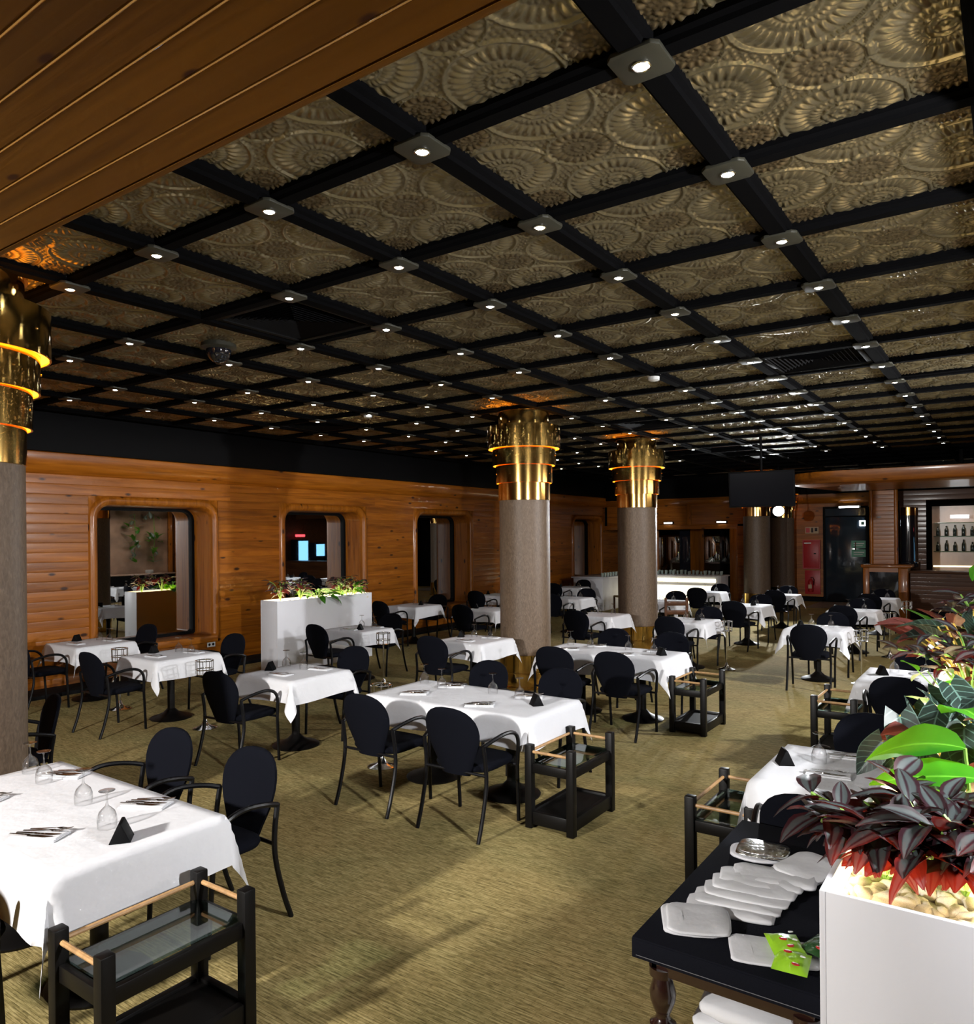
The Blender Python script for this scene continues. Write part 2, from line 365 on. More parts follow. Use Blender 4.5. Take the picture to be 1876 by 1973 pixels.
BLK = MB().box(-.5, .5, -.48, .48, -.012, 0).mesh('black_ceiling_panel', M['bmirror'], smooth=0)
LASTI = 22
for i in range(-2, LASTI):
    for j in range(-1, 9):
        if (i, j) in VENTS: continue
        c = ((GX(j) + GX(j + 1)) / 2, GY(i) + .5, ZC + .035)
        if blacktile(i, j) or 15 <= i <= 17: inst('black_ceiling_panel', BLK, ceil, c)
        else: inst('ceiling_panel', TIN, ceil, c)
def bar_prof(w, d):                                                        # stepped profile of a bar, widest against the ceiling
    return [(-w, .05), (-w, 0), (-w * .72, -.012), (-w * .62, -.030), (w * .62, -.030), (w * .72, -.012), (w, 0), (w, .05)]
def bar(axis, pos, a0, a1, w):
    P = bar_prof(w, 0)
    if axis == 'Y': MB().prism([(pos + p, ZC + q) for p, q in P], a0, a1, 1).build('ceiling_bar', M['barblk'], ceil, smooth=20, fixn=True)
    else: MB().prism([(pos + p, ZC + q + .003) for p, q in P], a0, a1, 0).build('ceiling_bar', M['barblk'], ceil, smooth=20, fixn=True)
for j in range(-1, 10): bar('Y', GX(j), GY(-2), GY(LASTI), .070)
for i in range(-2, LASTI + 1): bar('X', GY(i), GX(9), GX(-1), .056)
struct(box('ceiling_bulkhead', M['black'], (GX(-1) + .07, GX(-1) + .5, YB, 20.0, ZC - .16, ZC + .1), bevel=.01))
box('ceiling_bulkhead_strip', M['plate'], (GX(-1) + .062, GX(-1) + .075, 1.4, 18, ZC - .03, ZC + .02), bpy.data.objects['ceiling_bulkhead'])

# ---- near soffit of varnished boards (above the camera), boards along X
ZS, YS = 3.10, 1.285
sof = struct(box('ceiling_soffit', M['blackmat'], (-11, 2.2, YB, YS - .05, ZS + .03, ZC), smooth=0))
pw = .104
for k in range(55):
    y1 = YS - .055 - k * pw; y0 = y1 - pw
    pr = [(y0 + .0003, ZS + .03), (y0 + .0003, ZS + .003), (y0 + .003, ZS), (y1 - .010, ZS), (y1 - .0003, ZS + .0055), (y1 - .0003, ZS + .03)]
    MB().prism(pr, -10.6, 1.6, 0).build('plank', M['soffit'], sof, smooth=20, fixn=True)
    if k < 14: MB().tube([(-10.6, y0, ZS + .0035), (1.6, y0, ZS + .0035)], .0042, 8).build('bead', M['bead'], sof)  # added beads, there only to draw the highlight along the plank grooves
nose = [(YS - .055, ZS + .03)] + [(YS - .055 + .055 * math.sin(a), ZS + .055 - .055 * math.cos(a)) for a in [R(t) for t in range(0, 91, 15)]] + [(YS, ZS + .45), (YS - .04, ZS + .45)]
MB().prism(nose, -10.6, 1.6, 0).build('nosing', M['soffit'], sof, smooth=50, fixn=True)

# ---- left wall: boards between mirrored niches
wl = struct(box('wall_left', M['blackmat'], (XL - .045, XL - .012, YB, YF, 0, .01), smooth=0))
NICHES = [(5.53, 7.66), (8.93, 11.14), (12.60, 14.80), (16.10, 18.30), (19.80, 21.85)]
NZ0, NZ1 = .42, 2.69
def board_mesh(mat, nm):                                                   # unit board: y 0..1 long, z 0..1 high, bulging +x by up to 1
    P = [(-1.0, 0), (.05, 0), (.5, .06), (.86, .2), (1, .5), (.86, .8), (.5, .94), (.05, 1), (-1.0, 1)]
    return MB().loft([[(p, 0, q) for p, q in P], [(p, 1, q) for p, q in P]], True, True, True).mesh(nm, mat, smooth=50, fixn=True)
BOARD = board_mesh(M['pineY'], 'board_y')
BH = .135
def wall_boards(parent, x, y0, y1, z0, z1, bulge=.0025, me=None, flip=1):
    n = max(1, round((z1 - z0) / BH)); h = (z1 - z0) / n
    for k in range(n): inst('board', me or BOARD, parent, (x, y0, z0 + k * h), (0, 0, 0), (bulge * flip, y1 - y0, h * .99))
segs = [YB] + [v for nch in NICHES for v in nch] + [YF - .1]
for a, b in zip(segs[0::2], segs[1::2]): wall_boards(wl, XL, a, b, NZ0, NZ1)
ycuts = [YB, 3.2, 7.9, 11.4, 14.9, 18.4, YF - .1]
for a, b in zip(ycuts[:-1], ycuts[1:]):
    wall_boards(wl, XL, a, b, NZ1, 2.98); wall_boards(wl, XL, a, b, .02, NZ0)
box('wall_backing', M['blackmat'], (XL - .06, XL - .03, YB, NICHES[0][0], 0, ZC), wl, smooth=0)
for (a, b) in zip([n[1] for n in NICHES], [n[0] for n in NICHES[1:]] + [YF]): box('wall_backing', M['blackmat'], (XL - .06, XL - .03, a, b, 0, ZC), wl, smooth=0)
box('wall_backing', M['blackmat'], (XL - .06, XL - .03, YB, YF, NZ1 + .3, ZC), wl, smooth=0)
# wooden cornice with a rounded belly, black valance above it
corn = [(XL - .02, 2.96), (XL + .015, 2.965), (XL + .05, 2.99), (XL + .10, 3.04), (XL + .135, 3.10), (XL + .15, 3.17), (XL + .15, ZW - .01), (XL + .14, ZW), (XL - .02, ZW)]
struct(MB().prism(corn, YB, YF - .3, 1).build('trim_1', M['pineY'], smooth=40, fixn=True))
struct(MB().box(XL - .02, XL + .19, YB, YF, ZW + .002, ZC + .05).build('trim_2', M['black'], bevel=.01))
struct(MB().box(XL + .004, XL + .50, YB, YF, 0, .05).build('baseboard_left', M['blackmat'], bevel=.006))
def rrect(y0, y1, z0, z1, rt, rb, x, n=7, square=False):
    pts = []
    for (cy, cz, r, a0) in ((y1 - rt, z1 - rt, rt, 0), (y0 + rt, z1 - rt, rt, 90), (y0 + rb, z0 + rb, rb, 180), (y1 - rb, z0 + rb, rb, 270)):
        for k in range(n):
            a = R(a0 + 90 * k / (n - 1))
            c, s_ = math.cos(a), math.sin(a)
            if square: q = max(abs(c), abs(s_)); c, s_ = c / q, s_ / q
            pts.append((x, cy + r * c, cz + r * s_))
    return pts
for k, (a, b) in enumerate(NICHES):
    win = struct(empty('window_%d' % (k + 1), (XL, (a + b) / 2, NZ0)))
    O = Vector((-XL, -(a + b) / 2, -NZ0))
    loops = [rrect(a - .02, b + .02, NZ0 - .02, NZ1 + .02, .30, .06, XL - .012, square=True), rrect(a, b, NZ0, NZ1, .30, .06, XL + .006)]
    for ins, dx in ((.004, .022), (.02, .042), (.05, .052), (.085, .048), (.115, .025), (.13, -.01), (.135, -.07), (.138, -.45)):
        loops.append(rrect(a + ins, b - ins, NZ0 + min(ins, .06), NZ1 - ins, max(.30 - ins * .75, .1), .05, XL + dx))
    loops = [[tuple(Vector(p) + O) for p in l] for l in loops]
    MB().loft(loops).build('niche_surround', M['pineZ'], win, smooth=60, fixn=True)
    i0 = .138
    fr = [[tuple(Vector(p) + O) for p in rrect(a + q, b - q, NZ0 + .06 + (q - i0), NZ1 - q, .15, .05, XM + dx)] for q, dx in ((i0 - .03, .05), (i0 + .045, .05), (i0 + .045, .0))]
    MB().loft(fr).build('mirror_frame', M['black'], win, smooth=30)
    MB().box(XM - .02, XM, a + .1, b - .1, NZ0, NZ1 - .05).build('mirror', M['mirror'], win, loc=tuple(O), smooth=0)
    MB().box(XM, XL + .06, a + .05, b - .05, NZ0 - .05, NZ0 + .062).build('sill', M['pineY'], win, loc=tuple(O), bevel=.02)

# ---- far wall, left part: wood band, opening over a lit buffet counter
BOARDX = MB().loft([[(0, p, q) for p, q in [(1.0, 0), (-.05, 0), (-.5, .06), (-.86, .2), (-1, .5), (-.86, .8), (-.5, .94), (-.05, 1), (1.0, 1)]],
                    [(1, p, q) for p, q in [(1.0, 0), (-.05, 0), (-.5, .06), (-.86, .2), (-1, .5), (-.86, .8), (-.5, .94), (-.05, 1), (1.0, 1)]]], True, True, True).mesh('board_x', M['pineX'], smooth=50, fixn=True)
BOARDD = BOARDX.copy(); BOARDD.materials[0] = M['darkpine']
def boards_x(parent, x0, x1, y, z0, z1, me=BOARDX, h0=BH):
    n = max(1, round((z1 - z0) / h0)); h = (z1 - z0) / n
    for k in range(n): inst('board', me, parent, (x0, y, z0 + k * h), (0, 0, 0), (x1 - x0, .0012, h * .995))
YA = 22.0                                                                   # plane of the buffet wall
wf = struct(box('wall_far', M['blackmat'], (XL, XR, YF + .06, YF + .12, 0, ZC), smooth=0))
wb = struct(box('wall_buffet', M['blackmat'], (XL, -6.4, YA + .03, YA + .10, 2.30, ZC), smooth=0))
boards_x(wb, XL + .1, -8.05, YA, 2.36, 3.0); boards_x(wb, -7.95, -6.4, YA, 2.36, 3.0)
box('post', M['pineZ'], (-8.07, -7.93, YA - .03, YA + .02, 2.36, 3.0), wb, bevel=.015)
boards_x(wb, -6.62, -6.4, YA, .1, 2.3)
struct(MB().prism([(YA + .02, 2.96), (YA - .03, 2.97), (YA - .1, 3.05), (YA - .14, 3.14), (YA - .14, ZW - .1), (YA + .02, ZW - .1)], XL, -6.2, 0).build('trim_3', M['pineX'], smooth=40, fixn=True))
struct(MB().box(XL, -6.0, YA - .2, YA + .03, ZW - .098, ZC).build('trim_4', M['black'], bevel=.01))
fr = struct(empty('door_1', (-7.9, YA, 0)))
box('lintel', M['pineX'], (-3.2, 1.33, -.06, .08, 2.22, 2.36), fr, bevel=.015)
box('jamb', M['pineZ'], (1.12, 1.33, -.06, .08, 0, 2.22), fr, bevel=.015)
box('jamb', M['pineZ'], (-3.2, -3.0, -.06, .08, 0, 2.22), fr, bevel=.015)
# room behind the opening: panels of wood, black glass and mirror
bk = struct(box('wall_buffet_back', M['blackmat'], (XL - 1, -6.2, YA + 1.5, YA + 1.56, 0, ZC), smooth=0))
x = XL
for k, (wd, m) in enumerate([(.9, 'darkpine'), (.35, 'pineZ'), (.7, 'mirror'), (.35, 'bmirror'), (.45, 'pineZ'), (.5, 'mirror'), (.4, 'bmirror'), (.45, 'pineZ'), (.3, 'darkpine')]):
    box('back_panel', M[m], (x, x + wd - .01, YA + 1.46, YA + 1.5, .3, 2.7), bk, bevel=.004); x += wd
# ---- far wall, right part: wood panels, red cabinets, door, pillar
boards_x(wf, -6.6, -4.70, YF, .15, 3.0); boards_x(wf, -4.70, -3.3, YF, 2.83, 3.0)
box('wall_return', M['blackmat'], (-6.42, -6.36, YA + .05, YF, 0, ZC), wf, smooth=0)
struct(MB().box(-6.4, -4.7, YF - .02, YF + .05, 0, .15).build('baseboard_far', M['blackmat'], smooth=0))
struct(MB().prism([(YF + .02, 2.96), (YF - .03, 2.97), (YF - .1, 3.05), (YF - .14, 3.14), (YF - .14, ZW), (YF + .02, ZW)], -6.4, 2.2, 0).build('trim_5', M['pineX'], smooth=40, fixn=True))
struct(MB().box(-6.4, XR, YF - .2, YF + .05, ZW + .002, ZC).build('trim_6', M['black'], bevel=.01))
d = struct(empty('door_2', (-4.1, YF, 0)))
box('door_leaf', M['slate'], (-.58, .52, .02, .06, .02, 2.55), d, bevel=.004)
box('transom', M['slate'], (-.58, .52, .02, .06, 2.58, 2.80), d)
box('door_frame', M['black'], (-.64, -.58, -.03, .08, 0, 2.86), d); box('door_frame', M['black'], (.52, .58, -.03, .08, 0, 2.86), d); box('door_frame', M['black'], (-.58, .52, -.03, .08, 2.80, 2.86), d)
MB().tube([(.25, -.03, 1.55), (.25, -.03, 1.8)], .018).build('door_handle', M['chrome'], d)
struct(box('door_threshold', M['stone'], (-4.8, -3.1, 22.3, YF - .05, .0, .012), smooth=0))
# remaining shell
struct(box('wall_right', M['marble'], (XR, XR + .1, YB, YF, 0, ZC), smooth=0))
struct(box('wall_back', M['darkpine'], (XM - .3, XR, YB - .1, YB, 0, ZC), smooth=0))
struct(box('wall_left_outer', M['blackmat'], (XM - .12, XM - .04, YB, YF + .2, 0, ZC), smooth=0))

# ================================================================= fixtures of the room
# ---- LED spots at the crossings of the bars
def led(warm):
    t = empty('ceiling_spot')
    MB().prism([(-.10, -.075), (-.075, -.10), (.075, -.10), (.10, -.075), (.10, .075), (.075, .10), (-.075, .10), (-.10, .075)], -.040, -.022).build('mount_plate', M['plate'], t, bevel=.004)
    MB().lathe([(.034, -.040), (.036, -.046), (.030, -.049), (.026, -.044)], 16).build('bezel', M['chrome'], t)
    MB().lathe([(.027, -.0455), (.018, -.051), (.001, -.053)], 16).build('lens', M['ledwarm' if warm else 'led'], t)
    return t
LEDS = [led(False), led(True)]; used = [False, False]
SPOT = []
for warm in (0, 1):
    l = bpy.data.lights.new('spot_light', 'SPOT'); l.energy = LED_WATT; l.spot_size = R(115); l.spot_blend = .8; l.shadow_soft_size = .03
    l.color = (1, .84, .64) if warm else (.94, .98, 1); SPOT.append(l)
ORD = 'first second third fourth fifth sixth seventh eighth ninth tenth eleventh twelfth thirteenth fourteenth fifteenth sixteenth'.split()
WARM = {(1, 1), (1, 2), (3, 1), (3, 3), (4, 4), (4, 1), (6, 2), (5, 5)}
DARK = {(1, 4), (2, 6), (5, 2), (2, 5) if False else (9, 9)}
for i in range(-1, 15):
    for j in range(0, 9):
        if (i, j) in DARK or (i, j) == (6, 4) or (blacktile(i, j) and blacktile(i - 1, j - 1)): continue
        if random.random() < .06 and i > 3: continue
        wm = int((i, j) in WARM or (i > 4 and random.random() < .15))
        t = LEDS[wm] if not used[wm] else copy_tree(LEDS[wm]); used[wm] = True
        t.location = (GX(j), GY(i), ZC)
        tag(t, '%s white LED spot on the ceiling, %s row from the viewer, %s from the right' % ('warm' if wm else 'cool', ORD[i + 1], ORD[j]), 'ceiling light', 'LED spots on the ceiling grid')
        if any(c.type == 'LIGHT' for c in t.children): continue
        lo = bpy.data.objects.new('spot_light', SPOT[wm]); C.objects.link(lo); lo.location = (0, 0, -.06); lo.parent = t
# ---- square air grilles
def grille(loc, label, slats=9):
    t = empty('air_grille', loc); tag(t, label, 'air vent', 'black air grilles in the ceiling')
    hx, hy = .45, .44
    for a in ((-hx, hx, -hy, -hy + .05), (-hx, hx, hy - .05, hy), (-hx, -hx + .05, -hy + .05, hy - .05), (hx - .05, hx, -hy + .05, hy - .05)): box('frame', M['black'], (*a, -.012, .03), t, bevel=.004)
    box('backing', M['blackmat'], (-hx, hx, -hy, hy, .05, .07), t)
    for k in range(slats):
        q = .06 + k * (.37 / slats); w_ = .020
        for rot in range(4):
            L = (hx - q)
            me = MB().add([(-L, -hy + q, .0), (L, -hy + q, .0), (L - w_, -hy + q + w_, .035), (-L + w_, -hy + q + w_, .035), (-L, -hy + q, -.003), (L, -hy + q, -.003), (L - w_, -hy + q + w_, .032), (-L + w_, -hy + q + w_, .032)],
                          [(0, 1, 2, 3), (7, 6, 5, 4), (0, 4, 5, 1), (2, 6, 7, 3)]).mesh('slat', M['black'], smooth=0)
            inst('slat', me, t, (0, 0, 0), (0, 0, rot * PI / 2))
grille(((GX(3) + GX(4)) / 2, GY(1) + .5, ZC + .0), 'black four-way air grille in the ceiling beside the dome camera')
grille(((GX(0) + GX(1)) / 2, GY(5) + .5, ZC + .0), 'black air grille in the ceiling at the right, above the aisle')
grille(((GX(7) + GX(8)) / 2, GY(5) + .5, ZC + .0), 'black air grille in the ceiling near the mirrored wall', 6)
grille(((GX(3) + GX(4)) / 2, GY(8) + .5, ZC + .0), 'black air grille in the ceiling beside the second brass-topped column', 6)
dm = empty('dome_camera', (-5.86, 4.18, ZC)); tag(dm, 'dark dome camera under a grey ring on the ceiling', 'camera')
MB().lathe([(.001, .03), (.15, .03), (.155, -.012), (.12, -.03), (.105, -.03)], 28).build('mounting_ring', M['plate'], dm)
MB().lathe([(.11 * math.cos(a), -.03 - .12 * math.sin(a)) for a in [R(t) for t in range(0, 91, 15)]], 24).build('dome', M['bmirror'], dm)
for (x, y), lab in (((-3.17, 7.68), 'white smoke detector on the ceiling between the aisle and the middle column'), ((-7.32, 7.6), 'white smoke detector on the ceiling on the mirrored wall side'), ((-3.2, 13.76), 'farthest white smoke detector, on the ceiling above the television')):
    sd = empty('smoke_detector', (x, y, ZC)); tag(sd, lab, 'smoke detector', 'ceiling smoke detectors')
    MB().lathe([(.001, .03), (.075, .03), (.078, -.015), (.065, -.03)], 20).build('base', M['pvc'], sd); MB().lathe([(.062, -.03), (.06, -.062), (.045, -.072), (.001, -.074)], 20).build('sensor_cap', M['pvc'], sd)

# ---- columns with brass capitals
def column(x, y, label, lit=True):
    t = empty('column', (x, y, 0)); tag(t, label, 'column', 'round columns with brass capitals')
    MB().lathe([(.347, .44), (.347, 2.56)], 48).build('shaft', M['coltex'], t)
    MB().lathe([(.40, 0), (.40, .03), (.365, .035), (.365, .20), (.372, .205), (.372, .215), (.365, .22), (.365, .45), (.35, .455)], 48).build('brass_foot', M['brass'], t, smooth=40)
    MB().lathe([(.344, 2.54), (.356, 2.545), (.356, 2.82)], 48).build('brass_collar', M['brass'], t)
    MB().lathe([(.35, 3.45), (.35, ZC - .03), (.37, ZC - .028)], 48).build('brass_neck', M['brass'], t)
    for r, z0, z1, rin in ((.392, 2.78, 3.05, .356), (.438, 3.02, 3.28, .392), (.502, 3.25, 3.555, .438)):
        g = MB().lathe([(r - .012, z0 + .03), (r - .012, z0), (r, z0), (r, z1), (r - .012, z1), (r - .03, z1)], 48).build('brass_ring', M['brass'], t, smooth=40)
        MB().lathe([(r - .013, z0 + .012), (rin + .002, z0 + .018)], 48).build('amber_light_strip', M['amber'], g)
    MB().lathe([(.36, 3.51), (.485, 3.52)], 48).build('amber_uplight', M['amber'], t)
    for k in range(8):                                                       # seams and studs of the rings
        a = k * PI / 4 + .3
        for r, z in ((.502, 3.40), (.438, 3.15), (.392, 2.9)):
            MB().lathe([(.009, 0), (.008, .006), (.001, .009)], 8).build('stud', M['brass'], t, loc=(r * math.cos(a + z), r * math.sin(a + z), z), rot=(0, PI / 2, a + z))
    return t
column(-5.50, 2.02, 'round brown column cut by the left edge of the photo, brass rings on top')
column(-5.55, 8.83, 'tall brown round column with brass capital in the middle of the room')
column(-5.55, 12.62, 'second brown round column with brass capital, right behind the middle one')
column(-5.78, 21.1, 'dark round column left of the bright floodlight at the far end')
column(-5.82, 24.0, 'dark round column right of the bright floodlight at the far end')

# ---- flood lamps
def floodlamp(loc, aim, watt, size, colr, label, top=ZC - .03):
    t = empty('flood_lamp', loc); d = (Vector(aim) - Vector(loc)).normalized(); t.rotation_mode = 'QUATERNION'; t.rotation_quaternion = d.to_track_quat('-Z', 'Y')
    tag(t, label, 'floodlight')
    MB().lathe([(.001, .10), (.05, .10), (.075, .06), (size * .75, .0), (size * .75, -.015), (size * .68, -.015), (size * .66, .0)], 24).build('housing', M['black'], t)
    MB().lathe([(size * .655, -.002), (.001, -.004)], 24).build('lens', M['flood'], t)
    up = t.rotation_quaternion.inverted() @ Vector((0, 0, top - loc[2])); b0 = Vector((0, 0, .08))
    MB().tube([tuple(b0), tuple(b0 + up)], .014).build('hanging_rod', M['black'], t)
    l = bpy.data.lights.new('flood_light', 'AREA'); l.shape = 'DISK'; l.size = size * 1.2; l.energy = watt; l.color = colr; l.spread = R(130 if loc[1] < 15 else 84)
    lo = bpy.data.objects.new('flood_light', l); C.objects.link(lo); lo.location = (0, 0, -.03); lo.parent = t
for k, (a, b, c_, s_, col) in enumerate(FLOODS): floodlamp(a, b, c_, s_, col, ['black floodlamp under the boarded soffit behind the viewer', 'black floodlamp on the right wall next to the viewer', 'black floodlamp on the right wall opposite the middle column'][k], ZS if k == 0 else ZC - .03)
floodlamp(*FAR_FLOOD, 'glaring white floodlamp between the two dark far columns')
# ---- television on a ceiling pole
tv = empty('television', (-3.62, 13.55, 2.53), R(8)); tv.rotation_euler.x = R(7); tag(tv, 'black flat television hung from the ceiling at the far end', 'television')
cs = box('casing', M['black'], (-.545, .545, -.026, .04, 0, .63), tv, bevel=.008); box('screen', M['screen'], (-.52, .52, -.03, -.025, .03, .60), cs)
MB().tube([(0, .06, .3), (0, .06, 1.24)], .022).build('ceiling_pole', M['black'], tv); box('wall_plate', M['black'], (-.15, .15, .04, .07, .2, .45), tv)

# ================================================================= furniture prototypes
def arc_pts(P, n=6):
    """Catmull-Rom through the points"""
    P = [Vector(p) for p in P]; Q = [P[0] * 2 - P[1]] + P + [P[-1] * 2 - P[-2]]; out = []
    for i in range(1, len(Q) - 2):
        for k in range(n):
            t = k / n; a, b, c, d = Q[i - 1:i + 3]
            out.append(.5 * ((2 * b) + (c - a) * t + (2 * a - 5 * b + 4 * c - d) * t * t + (3 * b - a - 3 * c + d) * t ** 3))
    out.append(P[-1]); return out
def make_chair():
    t = empty('dining_chair')
    # seat cushion
    out = []
    def sq(rx, ry, z, n=28, e=.42): return [(rx * math.copysign(abs(math.cos(a)) ** e, math.cos(a)), .01 + ry * math.copysign(abs(math.sin(a)) ** e, math.sin(a)), z) for a in [2 * PI * k / n for k in range(n)]]
    MB().loft([sq(.20, .19, .415), sq(.225, .215, .425), sq(.235, .225, .445), sq(.23, .22, .465), sq(.20, .19, .478), sq(.10, .10, .482)], True, True, True).build('seat', M['navy'], t, smooth=60)
    W = [(.40, .115), (.45, .135), (.50, .155), (.55, .18), (.60, .203), (.65, .219), (.70, .226), (.75, .222), (.79, .207), (.825, .181), (.85, .148), (.868, .105), (.878, .05)]
    def surf(off):
        rows = []
        for z, w_ in W:
            row = []
            for k in range(9):
                x = w_ * (-1 + k / 4); y = -.195 - .105 * (z - .40) / .48 - .028 * (1 - (x / .23) ** 2)
                e = (1 - (abs(-1 + k / 4)) ** 4) * min(1, (.885 - z) / .03)
                row.append((x, y + off * (.35 + .65 * e), z))
            rows.append(row)
        return rows
    m = MB(); fr, bk = surf(.021), surf(-.021); n = 9; nr = len(W)
    loops = [fr[i] + list(reversed(bk[i])) for i in range(nr)]
    m.loft(loops, True, True, True); m.build('backrest', M['navy'], t, smooth=70, fixn=True)
    for s in (-1, 1):
        rear = arc_pts([(.262 * s, -.335, 0), (.262 * s, -.285, .14), (.262 * s, -.235, .34), (.258 * s, -.232, .48), (.255 * s, -.255, .635)], 4)
        MB().tube(rear, [.0135] + [.0145] * (len(rear) - 1), 8).build('leg', M['chairblk'], t)
        front = arc_pts([(.262 * s, .175, 0), (.265 * s, .165, .2), (.27 * s, .150, .42)], 4)
        MB().tube(front, .0138, 8).build('leg', M['chairblk'], t)
        arm = arc_pts([(.255 * s, -.255, .628), (.275 * s, -.17, .655), (.29 * s, -.06, .675), (.298 * s, .03, .672), (.296 * s, .10, .64), (.285 * s, .142, .57), (.272 * s, .150, .42)], 5)
        MB().tube(arm, [.0145] * len(arm), 8).build('armrest', M['chairblk'], t)
    MB().tube([(-.262, -.232, .425), (.262, -.232, .425)], .011, 8).build('stretcher', M['chairblk'], t)
    MB().tube([(-.268, .14, .415), (.268, .14, .415)], .011, 8).build('stretcher', M['chairblk'], t)
    return t
CHAIR = make_chair(); CH_USED = False
def chair(x, y, rz, label):
    global CH_USED
    o = copy_tree(CHAIR) if CH_USED else CHAIR; CH_USED = True
    o.location = (x, y, 0); o.rotation_euler = (0, 0, rz); tag(o, label, 'chair', 'black dining armchairs'); return o
def make_table(wx, wy, feet):
    t = empty('dining_table')
    box('tabletop', M['blackmat'], (-wx / 2 + .01, wx / 2 - .01, -wy / 2 + .01, wy / 2 - .01, .695, .722), t, bevel=.006)
    for fx in feet:
        MB().lathe([(.04, .05), (.04, .69)], 20).build('pedestal', M['cartblk'], t, loc=(fx, 0, 0))
        MB().lathe([(.001, 0), (.225, 0), (.23, .012), (.215, .022), (.15, .04), (.085, .07), (.055, .10), (.04, .115)], 32).build('base', M['cartblk'], t, loc=(fx, 0, 0), smooth=40)
    return t
def cloth_mesh(wx, wy, ov, seed, tipf=1.22):
    rnd = random.Random(seed); ph = [rnd.uniform(0, 6.28) for _ in range(8)]
    zt = .7275; no = 7
    def axis(w_):
        h = w_ / 2; n = max(8, int(w_ / .05)); mid = [-h + w_ * k / n for k in range(n + 1)]
        return [-h - ov * (no - k) / no for k in range(no)] + mid + [h + ov * (k + 1) / no for k in range(no)]
    U, V = axis(wx), axis(wy); vs = []; r = .012
    def drop(a):                                                              # rounded fall over an edge: (out, down)
        if a < r * PI / 2: q = a / r; return r * math.sin(q), r * (1 - math.cos(q))
        return r, r + (a - r * PI / 2)
    for u in U:
        for v in V:
            a = max(abs(u) - wx / 2, 0); b = max(abs(v) - wy / 2, 0); su = math.copysign(1, u); sv = math.copysign(1, v)
            if a == 0 and b == 0: vs.append((u, v, zt)); continue
            if b == 0:
                o_, d_ = drop(a); f = a / ov; wav = .5 + .5 * math.sin(v * 9 + ph[0] + su) * math.cos(v * 4 + ph[1])
                near = max(0, 1 - (wy / 2 - abs(v)) / .18)
                vs.append((u - su * a + su * (o_ + f * (.020 + .022 * wav + .02 * near)), v, zt - d_ - .012 * f * math.sin(v * 5 + ph[2])))
            elif a == 0:
                o_, d_ = drop(b); f = b / ov; wav = .5 + .5 * math.sin(u * 9 + ph[3] + sv) * math.cos(u * 4 + ph[4])
                near = max(0, 1 - (wx / 2 - abs(u)) / .18)
                vs.append((u, v - sv * b + sv * (o_ + f * (.020 + .022 * wav + .02 * near)), zt - d_ - .012 * f * math.sin(u * 5 + ph[5])))
            else:
                L = math.hypot(a, b); th = math.atan2(b, a); s2 = math.sin(2 * th); o_, d_ = drop(L); f = min(1.4, L / ov)
                k = 1 + (tipf - 1) * s2 * min(1, L / ov)
                out_ = o_ + f * (.030 + .050 * s2 * s2)
                tw = .018 * f * math.sin(4 * th + ph[6])
                vs.append((su * (wx / 2 + out_ * math.cos(th) + tw), sv * (wy / 2 + out_ * math.sin(th) - tw), zt - d_ * k))
    nu, nv = len(U), len(V)
    fs = [(i * nv + j, (i + 1) * nv + j, (i + 1) * nv + j + 1, i * nv + j + 1) for i in range(nu - 1) for j in range(nv - 1)]
    return MB().add(vs, fs).mesh('tablecloth', M['linen'], smooth=70)
# ---- small things on the tables
def make_glass():
    t = MB().lathe([(.040, 0), (.0405, .002), (.043, .03), (.042, .05), (.034, .075), (.018, .092), (.007, .102), (.0045, .115), (.0042, .15), (.007, .162), (.034, .168), (.036, .171), (.001, .1725)], 20)
    return t.mesh('wine_glass', M['glass'], smooth=50)
GLASS = make_glass()
def fork_mesh():
    m = MB(); L = .19
    m.loft([[(-.004, 0, .001), (.004, 0, .001), (.004, 0, .004), (-.004, 0, .004)], [(-.006, .05, .001), (.006, .05, .001), (.006, .05, .004), (-.006, .05, .004)], [(-.003, .12, .005), (.003, .12, .005), (.003, .12, .008), (-.003, .12, .008)], [(-.011, .14, .004), (.011, .14, .004), (.011, .14, .0065), (-.011, .14, .0065)]], True, True, True)
    for k in range(4):
        x = -.0095 + k * .0063; m.loft([[(x - .002, .138, .004), (x + .002, .138, .004), (x + .002, .138, .0065), (x - .002, .138, .0065)], [(x - .0015, .165, .001), (x + .0015, .165, .001), (x + .0015, .165, .003), (x - .0015, .165, .003)], [(x - .001, .19, .006), (x + .001, .19, .006), (x + .001, .19, .0075), (x - .001, .19, .0075)]], True, True, True)
    return m.mesh('fork', M['steel'], smooth=40)
def knife_mesh():
    return MB().loft([[(-.005, 0, .001), (.005, 0, .001), (.005, 0, .006), (-.005, 0, .006)], [(-.006, .09, .001), (.006, .09, .001), (.006, .09, .006), (-.006, .09, .006)], [(-.008, .10, .002), (.010, .10, .002), (.008, .10, .004), (-.008, .10, .004)], [(-.008, .17, .002), (.011, .17, .002), (.009, .17, .0035), (-.008, .17, .0035)], [(-.008, .21, .002), (-.004, .21, .002), (-.005, .21, .003), (-.008, .21, .003)]], True, True, True).mesh('knife', M['steel'], smooth=40)
FORK, KNIFE = fork_mesh(), knife_mesh()
